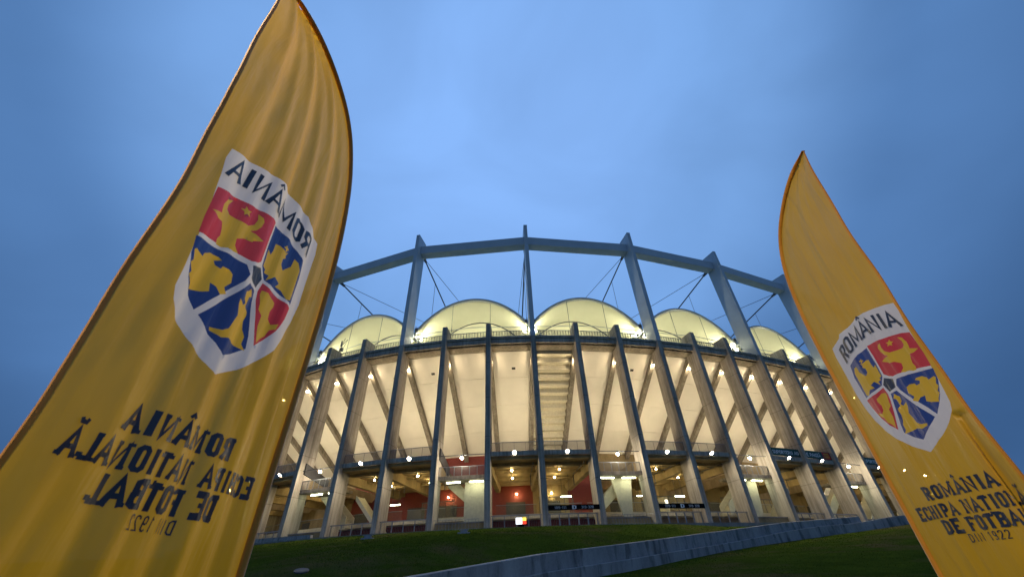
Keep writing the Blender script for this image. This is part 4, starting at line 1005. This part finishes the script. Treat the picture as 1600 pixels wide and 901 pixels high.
feather_flag('large yellow feather flag seen from behind, its crest and words mirrored', -80, 1.30, -30.25, -1,
    [(0, -.62), (0, -.1), (0, .45), (0, .93), (.004, 1.31), (.020, 1.62), (.055, 1.916), (.108, 2.168), (.194, 2.398), (.290, 2.551), (.41, 2.662), (.575, 2.752), (.74, 2.790), (.90, 2.775), (1.03, 2.715)],
    [(.835, -.62), (.836, -.1), (.836, .32), (.842, .49), (.848, .645), (.858, .824), (.868, 1.04), (.878, 1.236), (.895, 1.43), (.917, 1.626), (.940, 1.80), (.973, 2.143), (1.007, 2.50), (1.022, 2.63), (1.032, 2.712)],
    0, [(.0062, 3.6, .6, .03, .6), (.0046, 7.3, 2.1, -.02, .5), (.0016, 15.0, 4.0, .01, 0)], (.690, .0), gh(-80, 1.3, -30.25),
    [('ROMÂNIA', .256, .636, .362, .436, .29, .15), ('ECHIPA NAȚIONALĂ', .093, .752, .266, .336, .27, .15), ('DE FOTBAL', .236, .628, .178, .252, .29, .15), ('DIN 1922', .345, .503, .130, .168, .15, 0)], .03, .036, 5, .0035, .042)
feather_flag('yellow feather flag seen from the front, its crest and words readable', 92, 2.50, 39.95, 1,
    [(-.012, -.62), (-.012, -.1), (-.010, .45), (-.004, .80), (.006, 1.20), (.018, 1.55), (.045, 1.95), (.130, 2.345), (.286, 2.625), (.52, 2.815), (.765, 2.928), (1.006, 2.965)],
    [(.850, -.62), (.849, -.1), (.847, .375), (.842, .584), (.832, .81), (.838, 1.098), (.864, 1.465), (.893, 1.968), (.922, 2.365), (.965, 2.68), (1.008, 2.96)],
    0, [(.0030, 3.1, 1.6, .02, .3), (.0016, 6.1, .4, -.02, 0), (.0008, 15.0, 2.0, 0, 0)], (.735, .15), gh(92, 2.5, 39.95),
    [('ROMÂNIA', .236, .712, .362, .436, .27, .15), ('ECHIPA NAȚIONALĂ', .091, .925, .266, .336, .26, .15), ('DE FOTBAL', .240, .760, .182, .252, .27, .15), ('DIN 1922', .354, .604, .131, .171, .14, 0)], .0, .0, 11, .0016, 0.0)

# ------------------------------------------------------------------ warm street lamp beside the path, behind the photographer's left shoulder: it lights the flags
lx, ly = -5.0, -2.2
lz = height(lx, ly)
t = thing('street_lamp', 'tall street lamp with a warm lantern standing beside the flags', 'street lamp', (lx, ly, lz))
mb = MB(); mb.tube([(lx, ly, lz - .2), (lx, ly, lz + 6.4)], [.09, .055], 10); mb.tube([(lx, ly, lz + 6.3), (lx + .5, ly + .35, lz + 6.75), (lx + 1.0, ly + .7, lz + 6.8)], .04, 8); mb.build('post', M['dark_steel'], t)
mb = MB(); hd = Vector((lx + 1.25, ly + .87, lz + 6.74)); ax = Vector((.82, .57, 0)); sx = Vector((-.57, .82, 0)); dn = Vector((.30, .21, -.93)).normalized(); sd = dn.cross(sx).normalized()
q4 = lambda k, w, o_: [hd + sd * (k * i_) + sx * (w * j_) + dn * o_ for i_, j_ in ((-1, -1), (1, -1), (1, 1), (-1, 1))]
mb.hexa(q4(.34, .20, -.14), q4(.40, .24, 0.0)); lan = mb.build('lantern', M['housing'], t)
mb = MB(); mb.face(q4(.30, .17, .012)); mb.build('lamp_glass', M['street'], lan, recalc=False)
